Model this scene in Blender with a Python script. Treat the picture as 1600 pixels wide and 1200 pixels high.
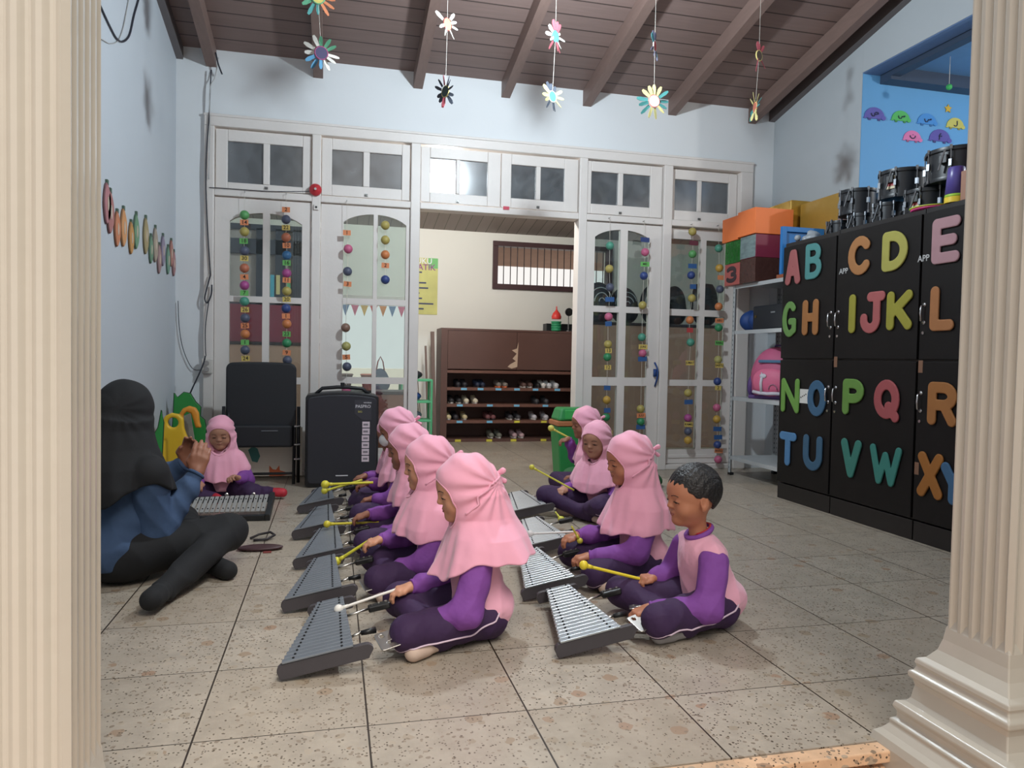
import bpy, bmesh, math, random
import numpy as np
from mathutils import Vector, Matrix, Euler
random.seed(7)
PI = math.pi
for o in list(bpy.data.objects): bpy.data.objects.remove(o)
C = bpy.context.scene.collection
SC = bpy.context.scene
# ------------------------------------------------------------------ camera
YAW, PIT, ROL, FPX, CAMH = 0.2385, 0.0344, 0.0196, 1154.0, 1.0
def _cam():
    cy, sy = math.cos(YAW), math.sin(YAW)
    f = Vector((sy*math.cos(PIT), cy*math.cos(PIT), -math.sin(PIT)))
    r = Vector((cy, -sy, 0)); u = r.cross(f)
    c, s = math.cos(ROL), math.sin(ROL)
    return c*r+s*u, -s*r+c*u, f
CR, CU, CF = _cam()
camd = bpy.data.cameras.new('camera'); cam = bpy.data.objects.new('camera', camd); C.objects.link(cam)
camd.sensor_width = 36; camd.lens = FPX/1600*36; camd.clip_start = 0.05
cam.matrix_world = Matrix(((CR.x, CU.x, -CF.x, 0), (CR.y, CU.y, -CF.y, 0), (CR.z, CU.z, -CF.z, CAMH), (0, 0, 0, 1)))
SC.camera = cam
# ------------------------------------------------------------------ world, exposure
SC.view_settings.view_transform = 'Standard'; SC.view_settings.look = 'None'
SC.view_settings.exposure = 0.2; SC.view_settings.gamma = 1.0
w = bpy.data.worlds.new('world'); SC.world = w; w.use_nodes = True
bg = w.node_tree.nodes['Background']
bg.inputs[0].default_value = (1.0, 0.965, 0.93, 1); bg.inputs[1].default_value = 0.85
def lamp_light(name, loc, power, col, r=0.06):
    l = bpy.data.lights.new(name, 'POINT'); l.energy = power; l.color = col; l.shadow_soft_size = r
    o = bpy.data.objects.new(name, l); C.objects.link(o); o.location = loc; return o
lamp_light('ceiling_lamp_light', (1.25, 4.0, 3.06), 185, (0.80, 0.92, 1.0), 0.055)
lamp_light('back_room_fill_light', (1.0, 7.0, 2.70), 90, (1.0, 0.96, 0.9), 0.06)  # fill light added to brighten the back room
lamp_light('blue_room_fill_light', (5.3, 3.2, 2.90), 55, (1.0, 0.98, 0.94), 0.05)  # unseen fill added to light the blue wall
sl = bpy.data.lights.new('soft_daylight', 'SUN'); sl.energy = 3.1; sl.color = (1.0, 0.95, 0.88); sl.angle = math.radians(40)
so = bpy.data.objects.new('soft_daylight', sl); C.objects.link(so); so.rotation_euler = Vector((-0.18, 0.52, -0.83)).to_track_quat('-Z', 'Y').to_euler()
# measuring: photo pixel -> point on a plane of the room
def ray(x, y): return CF + (x-800)/FPX*CR - (y-600)/FPX*CU
def fl(x, y, z=0.0):
    d = ray(x, y); t = (z-CAMH)/d.z; return Vector((0, 0, CAMH))+t*d
def atY(x, y, Y):
    d = ray(x, y); return Vector((0, 0, CAMH))+(Y/d.y)*d
def atX(x, y, X):
    d = ray(x, y); return Vector((0, 0, CAMH))+(X/d.x)*d
# ------------------------------------------------------------------ materials
def lin(c):
    out = []
    for v in c[:3]:
        v = v/255.0
        out.append(v/12.92 if v <= 0.04045 else ((v+0.055)/1.055)**2.4)
    return tuple(out)
MATS = {}
def mat(name, rgb, rough=0.6, metal=0.0, var=0.08, scale=12.0, bump=0.0, bscale=60.0, spec=0.5, emit=None, estr=0, coat=0.0, sheen=0.0, stretch=None, sss=0.0, trans=0.0):
    if name in MATS: return MATS[name]
    m = bpy.data.materials.new(name); m.use_nodes = True; nt = m.node_tree; N = nt.nodes; L = nt.links
    b = N['Principled BSDF']; c = lin(rgb)
    b.inputs['Roughness'].default_value = rough; b.inputs['Metallic'].default_value = metal
    b.inputs['Specular IOR Level'].default_value = spec; b.inputs['Coat Weight'].default_value = coat
    b.inputs['Sheen Weight'].default_value = sheen; b.inputs['Transmission Weight'].default_value = trans
    if sss: b.inputs['Subsurface Weight'].default_value = sss; b.inputs['Subsurface Radius'].default_value = (0.02, 0.008, 0.004); b.inputs['Subsurface Scale'].default_value = 0.4
    tc = N.new('ShaderNodeTexCoord'); mp = N.new('ShaderNodeMapping'); L.new(tc.outputs['Object'], mp.inputs[0])
    if stretch: mp.inputs['Scale'].default_value = stretch
    n = N.new('ShaderNodeTexNoise'); n.inputs['Scale'].default_value = scale; n.inputs['Detail'].default_value = 4
    L.new(mp.outputs[0], n.inputs['Vector'])
    mx = N.new('ShaderNodeMix'); mx.data_type = 'RGBA'; L.new(n.outputs['Fac'], mx.inputs[0])
    mx.inputs[6].default_value = tuple(v*(1-var) for v in c)+(1,); mx.inputs[7].default_value = tuple(min(1, v*(1+var)) for v in c)+(1,)
    L.new(mx.outputs[2], b.inputs['Base Color'])
    if bump:
        n2 = N.new('ShaderNodeTexNoise'); n2.inputs['Scale'].default_value = bscale; L.new(mp.outputs[0], n2.inputs['Vector'])
        bp = N.new('ShaderNodeBump'); bp.inputs['Strength'].default_value = bump; bp.inputs['Distance'].default_value = 0.01
        L.new(n2.outputs['Fac'], bp.inputs['Height']); L.new(bp.outputs[0], b.inputs['Normal'])
    if emit:
        b.inputs['Emission Color'].default_value = lin(emit)+(1,); b.inputs['Emission Strength'].default_value = estr
    MATS[name] = m; return m
def glass_mat(name, tint, refl, milk, rough=0.03, milkc=(190, 195, 200)):
    m = bpy.data.materials.new(name); m.use_nodes = True; N = m.node_tree.nodes; L = m.node_tree.links; N.clear()
    out = N.new('ShaderNodeOutputMaterial'); tr = N.new('ShaderNodeBsdfTransparent'); tr.inputs[0].default_value = lin(tint)+(1,)
    gl = N.new('ShaderNodeBsdfGlossy'); gl.inputs['Roughness'].default_value = rough
    df = N.new('ShaderNodeBsdfDiffuse'); df.inputs[0].default_value = lin(milkc)+(1,)
    n = N.new('ShaderNodeTexNoise'); n.inputs['Scale'].default_value = 9; tc = N.new('ShaderNodeTexCoord'); L.new(tc.outputs['Object'], n.inputs['Vector'])
    mr = N.new('ShaderNodeMath'); mr.operation = 'MULTIPLY'; mr.inputs[1].default_value = milk*2; L.new(n.outputs['Fac'], mr.inputs[0])
    m1 = N.new('ShaderNodeMixShader'); L.new(mr.outputs[0], m1.inputs[0]); L.new(tr.outputs[0], m1.inputs[1]); L.new(df.outputs[0], m1.inputs[2])
    fr = N.new('ShaderNodeFresnel'); fr.inputs[0].default_value = 1.5
    ad = N.new('ShaderNodeMath'); ad.operation = 'ADD'; ad.inputs[1].default_value = refl; L.new(fr.outputs[0], ad.inputs[0])
    m2 = N.new('ShaderNodeMixShader'); L.new(ad.outputs[0], m2.inputs[0]); L.new(m1.outputs[0], m2.inputs[1]); L.new(gl.outputs[0], m2.inputs[2])
    L.new(m2.outputs[0], out.inputs[0]); MATS[name] = m; return m
def floor_mat(name='terrazzo', base=(170, 160, 146), grout=True, pink=0.0):
    m = bpy.data.materials.new(name); m.use_nodes = True; nt = m.node_tree; N = nt.nodes; L = nt.links; b = N['Principled BSDF']
    b.inputs['Roughness'].default_value = 0.33
    tc = N.new('ShaderNodeTexCoord'); sp = N.new('ShaderNodeSeparateXYZ'); L.new(tc.outputs['Object'], sp.inputs[0])
    def math_(op, a, v=None, v2=None):
        q = N.new('ShaderNodeMath'); q.operation = op
        if isinstance(a, (int, float)): q.inputs[0].default_value = a
        else: L.new(a, q.inputs[0])
        if v is not None:
            if isinstance(v, (int, float)): q.inputs[1].default_value = v
            else: L.new(v, q.inputs[1])
        return q.outputs[0]
    def line(o, x0, wd):
        a = math_('SUBTRACT', o, x0); a = math_('DIVIDE', a, 0.4446); a = math_('ADD', a, 0.5); a = math_('FLOORED_MODULO', a, 1.0)
        a = math_('SUBTRACT', a, 0.5); a = math_('ABSOLUTE', a); return math_('LESS_THAN', a, wd/0.4446/2)
    l1 = line(sp.outputs[0], -0.3415, 0.0052); l2 = line(sp.outputs[1], 1.9965, 0.0036)
    gm = math_('MAXIMUM', l1, l2)
    def tile(o, x0):
        a = math_('SUBTRACT', o, x0); a = math_('DIVIDE', a, 0.4446); return math_('FLOOR', a)
    cb = N.new('ShaderNodeCombineXYZ'); L.new(tile(sp.outputs[0], -0.3415), cb.inputs[0]); L.new(tile(sp.outputs[1], 1.9965), cb.inputs[1])
    wn = N.new('ShaderNodeTexWhiteNoise'); wn.noise_dimensions = '2D'; L.new(cb.outputs[0], wn.inputs[0])
    def mixc(f, a, c):
        q = N.new('ShaderNodeMix'); q.data_type = 'RGBA'
        if isinstance(f, float): q.inputs[0].default_value = f
        else: L.new(f, q.inputs[0])
        for i, v in ((6, a), (7, c)):
            if isinstance(v, tuple): q.inputs[i].default_value = lin(v)+(1,)
            else: L.new(v, q.inputs[i])
        return q.outputs[2]
    def ramp(src, p0, p1):
        q = N.new('ShaderNodeMapRange'); q.inputs['From Min'].default_value = p0; q.inputs['From Max'].default_value = p1; L.new(src, q.inputs[0]); return q.outputs[0]
    n0 = N.new('ShaderNodeTexNoise'); n0.inputs['Scale'].default_value = 9; n0.inputs['Detail'].default_value = 8; n0.inputs['Roughness'].default_value = 0.7; L.new(tc.outputs['Object'], n0.inputs['Vector'])
    col = mixc(ramp(n0.outputs['Fac'], 0.3, 0.7), tuple(v*0.9 for v in base), tuple(min(255, v*1.06) for v in base))
    # broad flakes of stone
    mp = N.new('ShaderNodeMapping'); mp.inputs['Scale'].default_value = (1, 1.0, 1); L.new(tc.outputs['Object'], mp.inputs[0])
    wv = N.new('ShaderNodeVectorMath'); wv.operation = 'MULTIPLY_ADD'; n1 = N.new('ShaderNodeTexNoise'); n1.inputs['Scale'].default_value = 30
    L.new(tc.outputs['Object'], n1.inputs['Vector']); L.new(n1.outputs['Color'], wv.inputs[0]); wv.inputs[1].default_value = (0.025,)*3; L.new(mp.outputs[0], wv.inputs[2])
    for sc, th, c1, c2 in ((15, 0.10, (156, 122, 98), (146, 130, 108)), (24, 0.22, (148, 134, 114), (178, 166, 150)), (60, 0.22, (112, 98, 82), (144, 128, 112))):
        v = N.new('ShaderNodeTexVoronoi'); v.inputs['Scale'].default_value = sc; v.feature = 'F1'; L.new(wv.outputs[0], v.inputs['Vector'])
        d = math_('LESS_THAN', v.outputs['Distance'], 0.36)
        s2 = N.new('ShaderNodeSeparateColor'); L.new(v.outputs['Color'], s2.inputs[0])
        k = math_('LESS_THAN', s2.outputs[0], th); mk = math_('MULTIPLY', math_('MULTIPLY', d, k), 0.8)
        cc = mixc(s2.outputs[1], c1, c2); col = mixc(mk, col, cc)
    for sc, th, rad in ((150, 0.11, 0.42), (85, 0.085, 0.30)):
        v = N.new('ShaderNodeTexVoronoi'); v.inputs['Scale'].default_value = sc; L.new(tc.outputs['Object'], v.inputs['Vector'])
        d = math_('LESS_THAN', v.outputs['Distance'], rad); s2 = N.new('ShaderNodeSeparateColor'); L.new(v.outputs['Color'], s2.inputs[0])
        k = math_('LESS_THAN', s2.outputs[0], th); mk = math_('MULTIPLY', math_('MULTIPLY', d, k), 0.95); col = mixc(mk, col, (64, 50, 38))
    tv = math_('MULTIPLY', wn.outputs[0], 0.35)
    col = mixc(tv, col, (152, 138, 120))
    if grout: col = mixc(gm, col, (52, 42, 34))
    L.new(col, b.inputs['Base Color'])
    rr = mixc(ramp(n0.outputs['Fac'], 0.35, 0.65), (100, 100, 100), (128, 128, 128)); sr = N.new('ShaderNodeSeparateColor'); L.new(rr, sr.inputs[0])
    L.new(math_('ADD', sr.outputs[0], 0.16), b.inputs['Roughness'])
    MATS[name] = m; return m
def plank_mat(name, rgb, axis, pitch, x0=0.0, gap=0.02, rough=0.55):
    m = bpy.data.materials.new(name); m.use_nodes = True; nt = m.node_tree; N = nt.nodes; L = nt.links; b = N['Principled BSDF']
    b.inputs['Roughness'].default_value = rough; b.inputs['Specular IOR Level'].default_value = 0.35
    tc = N.new('ShaderNodeTexCoord'); sp = N.new('ShaderNodeSeparateXYZ'); L.new(tc.outputs['Object'], sp.inputs[0])
    def M(op, a, v):
        q = N.new('ShaderNodeMath'); q.operation = op; L.new(a, q.inputs[0]); q.inputs[1].default_value = v; return q.outputs[0]
    a = M('DIVIDE', M('SUBTRACT', sp.outputs[axis], x0), pitch); fr = M('FLOORED_MODULO', a, 1.0); ln = M('LESS_THAN', fr, gap/pitch)
    fr2 = N.new('ShaderNodeMath'); fr2.operation = 'FLOOR'; L.new(a, fr2.inputs[0])
    wn = N.new('ShaderNodeTexWhiteNoise'); wn.noise_dimensions = '1D'; L.new(fr2.outputs[0], wn.inputs['W'])
    mp = N.new('ShaderNodeMapping'); s = [3, 3, 3]; s[axis] = 40; mp.inputs['Scale'].default_value = s; L.new(tc.outputs['Object'], mp.inputs[0])
    n = N.new('ShaderNodeTexNoise'); n.inputs['Scale'].default_value = 1.0; n.inputs['Detail'].default_value = 5; L.new(mp.outputs[0], n.inputs['Vector'])
    c = lin(rgb)
    def mx(f, x, y):
        q = N.new('ShaderNodeMix'); q.data_type = 'RGBA'; L.new(f, q.inputs[0])
        for i, v in ((6, x), (7, y)):
            if isinstance(v, tuple): q.inputs[i].default_value = v+(1,)
            else: L.new(v, q.inputs[i])
        return q.outputs[2]
    c1 = mx(n.outputs['Fac'], tuple(v*0.75 for v in c), tuple(v*1.25 for v in c)); c2 = mx(wn.outputs[0], tuple(v*0.8 for v in c), tuple(v*1.15 for v in c))
    q = N.new('ShaderNodeMix'); q.data_type = 'RGBA'; q.inputs[0].default_value = 0.5; L.new(c1, q.inputs[6]); L.new(c2, q.inputs[7])
    c3 = mx(ln, q.outputs[2], tuple(v*0.3 for v in c)); L.new(c3, b.inputs['Base Color'])
    MATS[name] = m; return m
# ------------------------------------------------------------------ mesh builder
class MB:
    def __init__(s): s.v = []; s.f = []
    def add(s, vs, fs):
        o = len(s.v); s.v += [tuple(p) for p in vs]; s.f += [tuple(o+i for i in f) for f in fs]; return s
    def box(s, a, b, M=None):
        x0, y0, z0 = [min(p, q) for p, q in zip(a, b)]; x1, y1, z1 = [max(p, q) for p, q in zip(a, b)]
        vs = [Vector(p) for p in ((x0,y0,z0),(x1,y0,z0),(x1,y1,z0),(x0,y1,z0),(x0,y0,z1),(x1,y0,z1),(x1,y1,z1),(x0,y1,z1))]
        if M: vs = [M @ p for p in vs]
        return s.add(vs, [(3,2,1,0),(4,5,6,7),(0,1,5,4),(1,2,6,5),(2,3,7,6),(3,0,4,7)])
    def cyl(s, a, b, r0, r1=None, n=16, caps=True):
        a = Vector(a); b = Vector(b); r1 = r0 if r1 is None else r1
        d = (b-a).normalized(); u = d.orthogonal().normalized(); w_ = d.cross(u)
        vs = [a+r0*(math.cos(2*PI*i/n)*u+math.sin(2*PI*i/n)*w_) for i in range(n)]+[b+r1*(math.cos(2*PI*i/n)*u+math.sin(2*PI*i/n)*w_) for i in range(n)]
        fs = [(i, (i+1) % n, n+(i+1) % n, n+i) for i in range(n)]
        if caps: fs += [tuple(range(n))[::-1], tuple(range(n, 2*n))]
        return s.add(vs, fs)
    def ball(s, c, r, n=12, m=8, M=None):
        r = (r, r, r) if isinstance(r, (int, float)) else r
        vs = [Vector((c[0], c[1], c[2]+r[2]))]; c = Vector(c)
        for j in range(1, m):
            t = PI*j/m
            for i in range(n):
                p = 2*PI*i/n; vs.append(c+Vector((r[0]*math.sin(t)*math.cos(p), r[1]*math.sin(t)*math.sin(p), r[2]*math.cos(t))))
        vs.append(c-Vector((0, 0, r[2])))
        fs = [(0, 1+i, 1+(i+1) % n) for i in range(n)]
        for j in range(m-2):
            for i in range(n): fs.append((1+j*n+i, 1+(j+1)*n+i, 1+(j+1)*n+(i+1) % n, 1+j*n+(i+1) % n))
        e = len(vs)-1; fs += [(1+(m-2)*n+(i+1) % n, 1+(m-2)*n+i, e) for i in range(n)]
        if M: vs = [M @ p for p in vs]
        return s.add(vs, fs)
    def tube(s, pts, r, n=8, closed=False):
        pts = [Vector(p) for p in pts]; k = len(pts); rs = r if isinstance(r, (list, tuple)) else [r]*k
        vs = []; u = None
        for i in range(k):
            if closed: t = pts[(i+1) % k]-pts[i-1]
            else: t = pts[min(i+1, k-1)]-pts[max(i-1, 0)]
            if t.length < 1e-9: t = Vector((0, 0, 1))
            t.normalize()
            if u is None: u = t.orthogonal().normalized()
            else:
                u = u-t*u.dot(t)
                u = t.orthogonal().normalized() if u.length < 1e-6 else u.normalized()
            w_ = t.cross(u)
            vs += [pts[i]+rs[i]*(math.cos(2*PI*j/n)*u+math.sin(2*PI*j/n)*w_) for j in range(n)]
        fs = []
        for i in range(k if closed else k-1):
            a = i*n; b = ((i+1) % k)*n
            fs += [(a+j, a+(j+1) % n, b+(j+1) % n, b+j) for j in range(n)]
        if not closed: fs += [tuple(range(n))[::-1], tuple(range((k-1)*n, k*n))]
        return s.add(vs, fs)
    def prism(s, poly, M, h):      # 2d polygon (ccw) in local xy, extruded along local z by h
        n = len(poly); vs = [M @ Vector((p[0], p[1], 0)) for p in poly]+[M @ Vector((p[0], p[1], h)) for p in poly]
        return s.add(vs, [tuple(range(n))[::-1], tuple(range(n, 2*n))]+[(i, (i+1) % n, n+(i+1) % n, n+i) for i in range(n)])
    def lathe(s, prof, c=(0, 0, 0), n=24, M=None):  # prof: (r,z)
        vs = []
        for r, z in prof:
            for i in range(n): vs.append(Vector((c[0]+r*math.cos(2*PI*i/n), c[1]+r*math.sin(2*PI*i/n), c[2]+z)))
        if M: vs = [M @ p for p in vs]
        fs = []
        for j in range(len(prof)-1):
            for i in range(n): fs.append((j*n+i, j*n+(i+1) % n, (j+1)*n+(i+1) % n, (j+1)*n+i))
        fs += [tuple(range(n))[::-1], tuple(range((len(prof)-1)*n, len(prof)*n))]
        return s.add(vs, fs)
def frame(o, ex, ey, ez):
    return Matrix(((ex[0], ey[0], ez[0], o[0]), (ex[1], ey[1], ez[1], o[1]), (ex[2], ey[2], ez[2], o[2]), (0, 0, 0, 1)))
FY = lambda x, y, z: frame((x, y, z), (1,0,0), (0,0,1), (0,-1,0))   # local xy -> world XZ, thickness toward the camera (-Y)
def link(name, me, m, parent=None, smooth=False, bevel=0.0, seg=2, flip=False):
    o = bpy.data.objects.new(name, me); C.objects.link(o)
    if m: me.materials.append(m)
    if smooth: me.polygons.foreach_set('use_smooth', [True]*len(me.polygons))
    if bevel:
        b = o.modifiers.new('bevel', 'BEVEL'); b.width = bevel; b.segments = seg; b.limit_method = 'ANGLE'; b.angle_limit = 0.7
    if parent: o.parent = parent
    return o
def obj(name, mb, m, parent=None, smooth=False, bevel=0.0, seg=2, loc=None, ang=None):
    me = bpy.data.meshes.new(name); me.from_pydata([tuple(p) for p in mb.v], [], mb.f); me.update()
    o = link(name, me, m, parent, smooth, bevel, seg)
    if smooth and ang is not None:
        pass
    if loc: o.location = loc
    return o
def smooth_by_angle(o, a=0.6):
    bm = bmesh.new(); bm.from_mesh(o.data); bmesh.ops.recalc_face_normals(bm, faces=bm.faces)
    for f in bm.faces: f.smooth = True
    for e in bm.edges:
        if len(e.link_faces) == 2 and e.calc_face_angle(0) > a: e.smooth = False
    bm.to_mesh(o.data); bm.free(); return o
def thing(name, label, cat, loc=(0, 0, 0), rz=0.0, group=None):
    o = bpy.data.objects.new(name, None); C.objects.link(o); o.empty_display_size = 0.05
    o.location = loc; o.rotation_euler = (0, 0, rz); o['label'] = label; o['category'] = cat
    if group: o['group'] = group
    return o
def tag(o, label, cat, group=None):
    o['label'] = label; o['category'] = cat
    if group: o['group'] = group
    return o
def struct(name, mb, m, bevel=0.0, parent=None, **k):
    o = obj(name, mb, m, parent, bevel=bevel, **k)
    if not parent: o['kind'] = 'structure'
    return o
_tc = {}
def text_mesh(txt, size, depth=0.0, align='CENTER'):
    key = (txt, size, depth, align)
    if key in _tc: return _tc[key].copy()
    cu = bpy.data.curves.new('t', 'FONT'); cu.body = txt; cu.size = size; cu.extrude = depth; cu.align_x = align; cu.align_y = 'CENTER'; cu.resolution_u = 3; cu.offset = size*0.012
    o = bpy.data.objects.new('t', cu); C.objects.link(o); bpy.context.view_layer.update()
    me = bpy.data.meshes.new_from_object(o.evaluated_get(bpy.context.evaluated_depsgraph_get()))
    bpy.data.objects.remove(o); bpy.data.curves.remove(cu); me.materials.clear(); _tc[key] = me; return me
def text(name, txt, size, M, m, parent, depth=0.0008, align='CENTER', sx=1.0):
    me = text_mesh(txt, size, depth, align).copy(); me.transform(M @ Matrix.Diagonal((sx, 1, 1, 1))); return link(name, me, m, parent)
# ------------------------------------------------------------------ signed-distance sculpting
import openvdb
class SDF:
    def __init__(s, lo, hi, h):
        s.lo = np.array(lo, np.float32); s.h = h; n = np.ceil((np.array(hi)-np.array(lo))/h).astype(int)+1
        s.D = np.full(n, 0.08, np.float32); s.ax = [s.lo[i]+h*np.arange(n[i], dtype=np.float32) for i in range(3)]
    def sub(s, lo, hi, m):
        sl = []
        for i in range(3):
            a = int(max(0, math.floor((lo[i]-m-s.lo[i])/s.h))); b = int(min(len(s.ax[i]), math.ceil((hi[i]+m-s.lo[i])/s.h)+1))
            if b <= a: return None
            sl.append(slice(a, b))
        sl = tuple(sl)
        return sl, s.ax[0][sl[0]][:, None, None], s.ax[1][sl[1]][None, :, None], s.ax[2][sl[2]][None, None, :]
    def comb(s, sl, d, k, op):
        A = s.D[sl]
        if op == 'sub': d = -d
        if op == 'add':
            if k > 0: hh = np.maximum(k-np.abs(A-d), 0)/k; r = np.minimum(A, d)-hh*hh*k*0.25
            else: r = np.minimum(A, d)
        else:
            if k > 0: hh = np.maximum(k-np.abs(A-d), 0)/k; r = np.maximum(A, d)+hh*hh*k*0.25
            else: r = np.maximum(A, d)
        s.D[sl] = r
    def cap(s, a, b, ra, rb=None, k=0.02, op='add', infl=0.0):
        rb = ra if rb is None else rb; ra += infl; rb += infl
        a = np.array(a, float); b = np.array(b, float); r = max(ra, rb)
        q = s.sub(np.minimum(a, b)-r, np.maximum(a, b)+r, k+4*s.h)
        if q is None: return s
        sl, X, Y, Z = q; ab = b-a; L2 = float(ab@ab)+1e-12
        px, py, pz = X-a[0], Y-a[1], Z-a[2]
        t = np.clip((px*ab[0]+py*ab[1]+pz*ab[2])/L2, 0, 1)
        d = np.sqrt((px-t*ab[0])**2+(py-t*ab[1])**2+(pz-t*ab[2])**2)-(ra+(rb-ra)*t)
        s.comb(sl, d.astype(np.float32), k, op); return s
    def ell(s, c, r, k=0.02, op='add', R=None, infl=0.0):
        r = np.array(r if hasattr(r, '__len__') else (r, r, r), float)+infl; c = np.array(c, float); m = r.max() if R is not None else r
        q = s.sub(c-m, c+m, k+4*s.h)
        if q is None: return s
        sl, X, Y, Z = q; x, y, z = X-c[0], Y-c[1], Z-c[2]
        if R is not None:
            x, y, z = (R[0][0]*x+R[1][0]*y+R[2][0]*z, R[0][1]*x+R[1][1]*y+R[2][1]*z, R[0][2]*x+R[1][2]*y+R[2][2]*z)
        k0 = np.sqrt((x/r[0])**2+(y/r[1])**2+(z/r[2])**2)+1e-6; k1 = np.sqrt((x/r[0]**2)**2+(y/r[1]**2)**2+(z/r[2]**2)**2)+1e-6
        s.comb(sl, (k0*(k0-1)/k1).astype(np.float32), k, op); return s
    def fn(s, f, k=0.0, op='int', lo=None, hi=None):
        if lo is None: sl = (slice(None),)*3; X, Y, Z = s.ax[0][:, None, None], s.ax[1][None, :, None], s.ax[2][None, None, :]
        else:
            q = s.sub(lo, hi, 0)
            if q is None: return s
            sl, X, Y, Z = q
        d = np.broadcast_to(f(X, Y, Z), s.D[sl].shape).astype(np.float32); s.comb(sl, d, k, op); return s
    def disp(s, f):
        X, Y, Z = s.ax[0][:, None, None], s.ax[1][None, :, None], s.ax[2][None, None, :]; s.D = s.D+np.broadcast_to(f(X, Y, Z), s.D.shape).astype(np.float32); return s
    def mesh(s, name):
        h = s.h; D = s.D.copy()
        for i in range(3):
            sl = [slice(None)]*3; sl[i] = 0; D[tuple(sl)] = 0.05; sl[i] = -1; D[tuple(sl)] = 0.05
        D = np.clip(D, -3*h, 3*h); g = openvdb.FloatGrid(3*h); g.copyFromArray(D)
        pts, quads = g.convertToQuads(0.0); pts = pts*h+s.lo
        me = bpy.data.meshes.new(name)
        me.vertices.add(len(pts)); me.vertices.foreach_set('co', pts.astype(np.float32).ravel())
        q = quads[:, ::-1].astype(np.int32); n = len(q); me.loops.add(n*4); me.loops.foreach_set('vertex_index', q.ravel())
        me.polygons.add(n); me.polygons.foreach_set('loop_start', np.arange(0, n*4, 4, dtype=np.int32))
        try: me.polygons.foreach_set('loop_total', np.full(n, 4, np.int32))
        except Exception: pass
        me.update(calc_edges=True); me.validate(); return me
def sobj(name, S, m, parent=None):
    return link(name, S.mesh(name), m, parent, smooth=True)
# ================================================================== materials in use
WHITE_PAINT = mat('white_paint', (218, 212, 207), 0.42, var=0.05, scale=6, bump=0.08, bscale=40)
WALLM = mat('wall_pale_plaster', (218, 221, 223), 0.75, var=0.035, scale=1.6, bump=0.06, bscale=25)
WALLL = mat('wall_blue_plaster', (190, 196, 202), 0.72, var=0.05, scale=1.2, bump=0.06, bscale=25)
WALLR = mat('wall_grey_plaster', (176, 182, 186), 0.75, var=0.04, scale=1.4)
BLUEW = mat('bright_blue_paint', (96, 158, 206), 0.6, var=0.04, scale=1.5)
BACKW = mat('wall_cream_plaster', (232, 233, 226), 0.8, var=0.03, scale=2)
BLK = mat('black_plastic', (28, 30, 34), 0.45, var=0.15)
TERR = floor_mat()
CEILM = plank_mat('dark_wood_boards', (128, 108, 102), 1, 0.155, 6.3, 0.012)
BEAMM = mat('dark_wood_beam', (122, 100, 92), 0.55, var=0.15, scale=8, stretch=(6, 1, 6), bump=0.1)
BRWN = mat('brown_varnished_board', (92, 64, 56), 0.5, var=0.12, scale=5)
GLASS = glass_mat('door_glass', (225, 235, 235), 0.02, 0.02, 0.01)
DUSTY = glass_mat('dusty_transom_glass', (150, 155, 160), 0.10, 0.16, 0.16)
# ================================================================== room shell
XL, XR, YB = -1.21, 4.04, 6.30
SL = 0.215
def cz(Y): return 3.385+SL*(YB-Y)        # underside of the ceiling boards
struct('floor', MB().box((-4.0, 1.65, -0.05), (7.5, 9.3, 0)), TERR)
# raised floor edge and the lower paving in front
STEP = floor_mat('peach_terrazzo', (226, 186, 150), grout=False)
struct('trim_1', MB().box((-4.0, 1.615, -0.30), (7.5, 1.649, -0.052)).box((-4.0, 1.60, -0.034), (7.5, 1.649, -0.002)), STEP, bevel=0.004)
struct('floor_outside', MB().box((-4.0, -3.0, -0.35), (7.5, 1.62, -0.30)), mat('peach_paving', (205, 172, 146), 0.5, var=0.12, scale=30))
# ceiling (sloping) and rafters
me = MB(); y0 = 1.0
me.add([(-1.4, y0, cz(y0)), (4.25, y0, cz(y0)), (4.25, 6.45, cz(6.45)), (-1.4, 6.45, cz(6.45)), (-1.4, y0, cz(y0)+.06), (4.25, y0, cz(y0)+.06), (4.25, 6.45, cz(6.45)+.06), (-1.4, 6.45, cz(6.45)+.06)],
       [(3,2,1,0),(4,5,6,7),(0,1,5,4),(1,2,6,5),(2,3,7,6),(3,0,4,7)])
struct('ceiling', me, CEILM)
nb = 2
for xc in (-0.955, -0.14, 0.67, 1.425, 2.165, 2.985, 3.80):
    m_ = MB(); a, b = xc-0.038, xc+0.038; y1 = 6.30
    vs = []
    for Y, dz in ((y0, 0.0), (y1, 0.0)):
        z1 = cz(Y)-0.002; z0 = z1-0.135-0.0*(YB-Y)
        vs += [(a, Y, z0), (b, Y, z0), (b, Y, z1), (a, Y, z1)]
    m_.add(vs, [(0,1,2,3)[::-1], (4,5,6,7), (0,1,5,4), (1,2,6,5), (2,3,7,6), (3,0,4,7)])
    o = struct('trim_%d' % nb, m_, BEAMM); nb += 1; smooth_by_angle(o, 0.3)
# slim wall plates along both sloping sides
for x0_, x1_ in ((XL, XL+0.05), (XR-0.06, XR)):
    m_ = MB(); vs = []
    for Y in (y0, 6.30):
        z1 = cz(Y)-0.002; vs += [(x0_, Y, z1-0.10), (x1_, Y, z1-0.10), (x1_, Y, z1), (x0_, Y, z1)]
    m_.add(vs, [(3,2,1,0), (4,5,6,7), (0,1,5,4), (1,2,6,5), (2,3,7,6), (3,0,4,7)])
    struct('trim_%d' % nb, m_, mat('grey_wood_plate', (104, 98, 98), 0.6, var=0.1)); nb += 1
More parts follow.
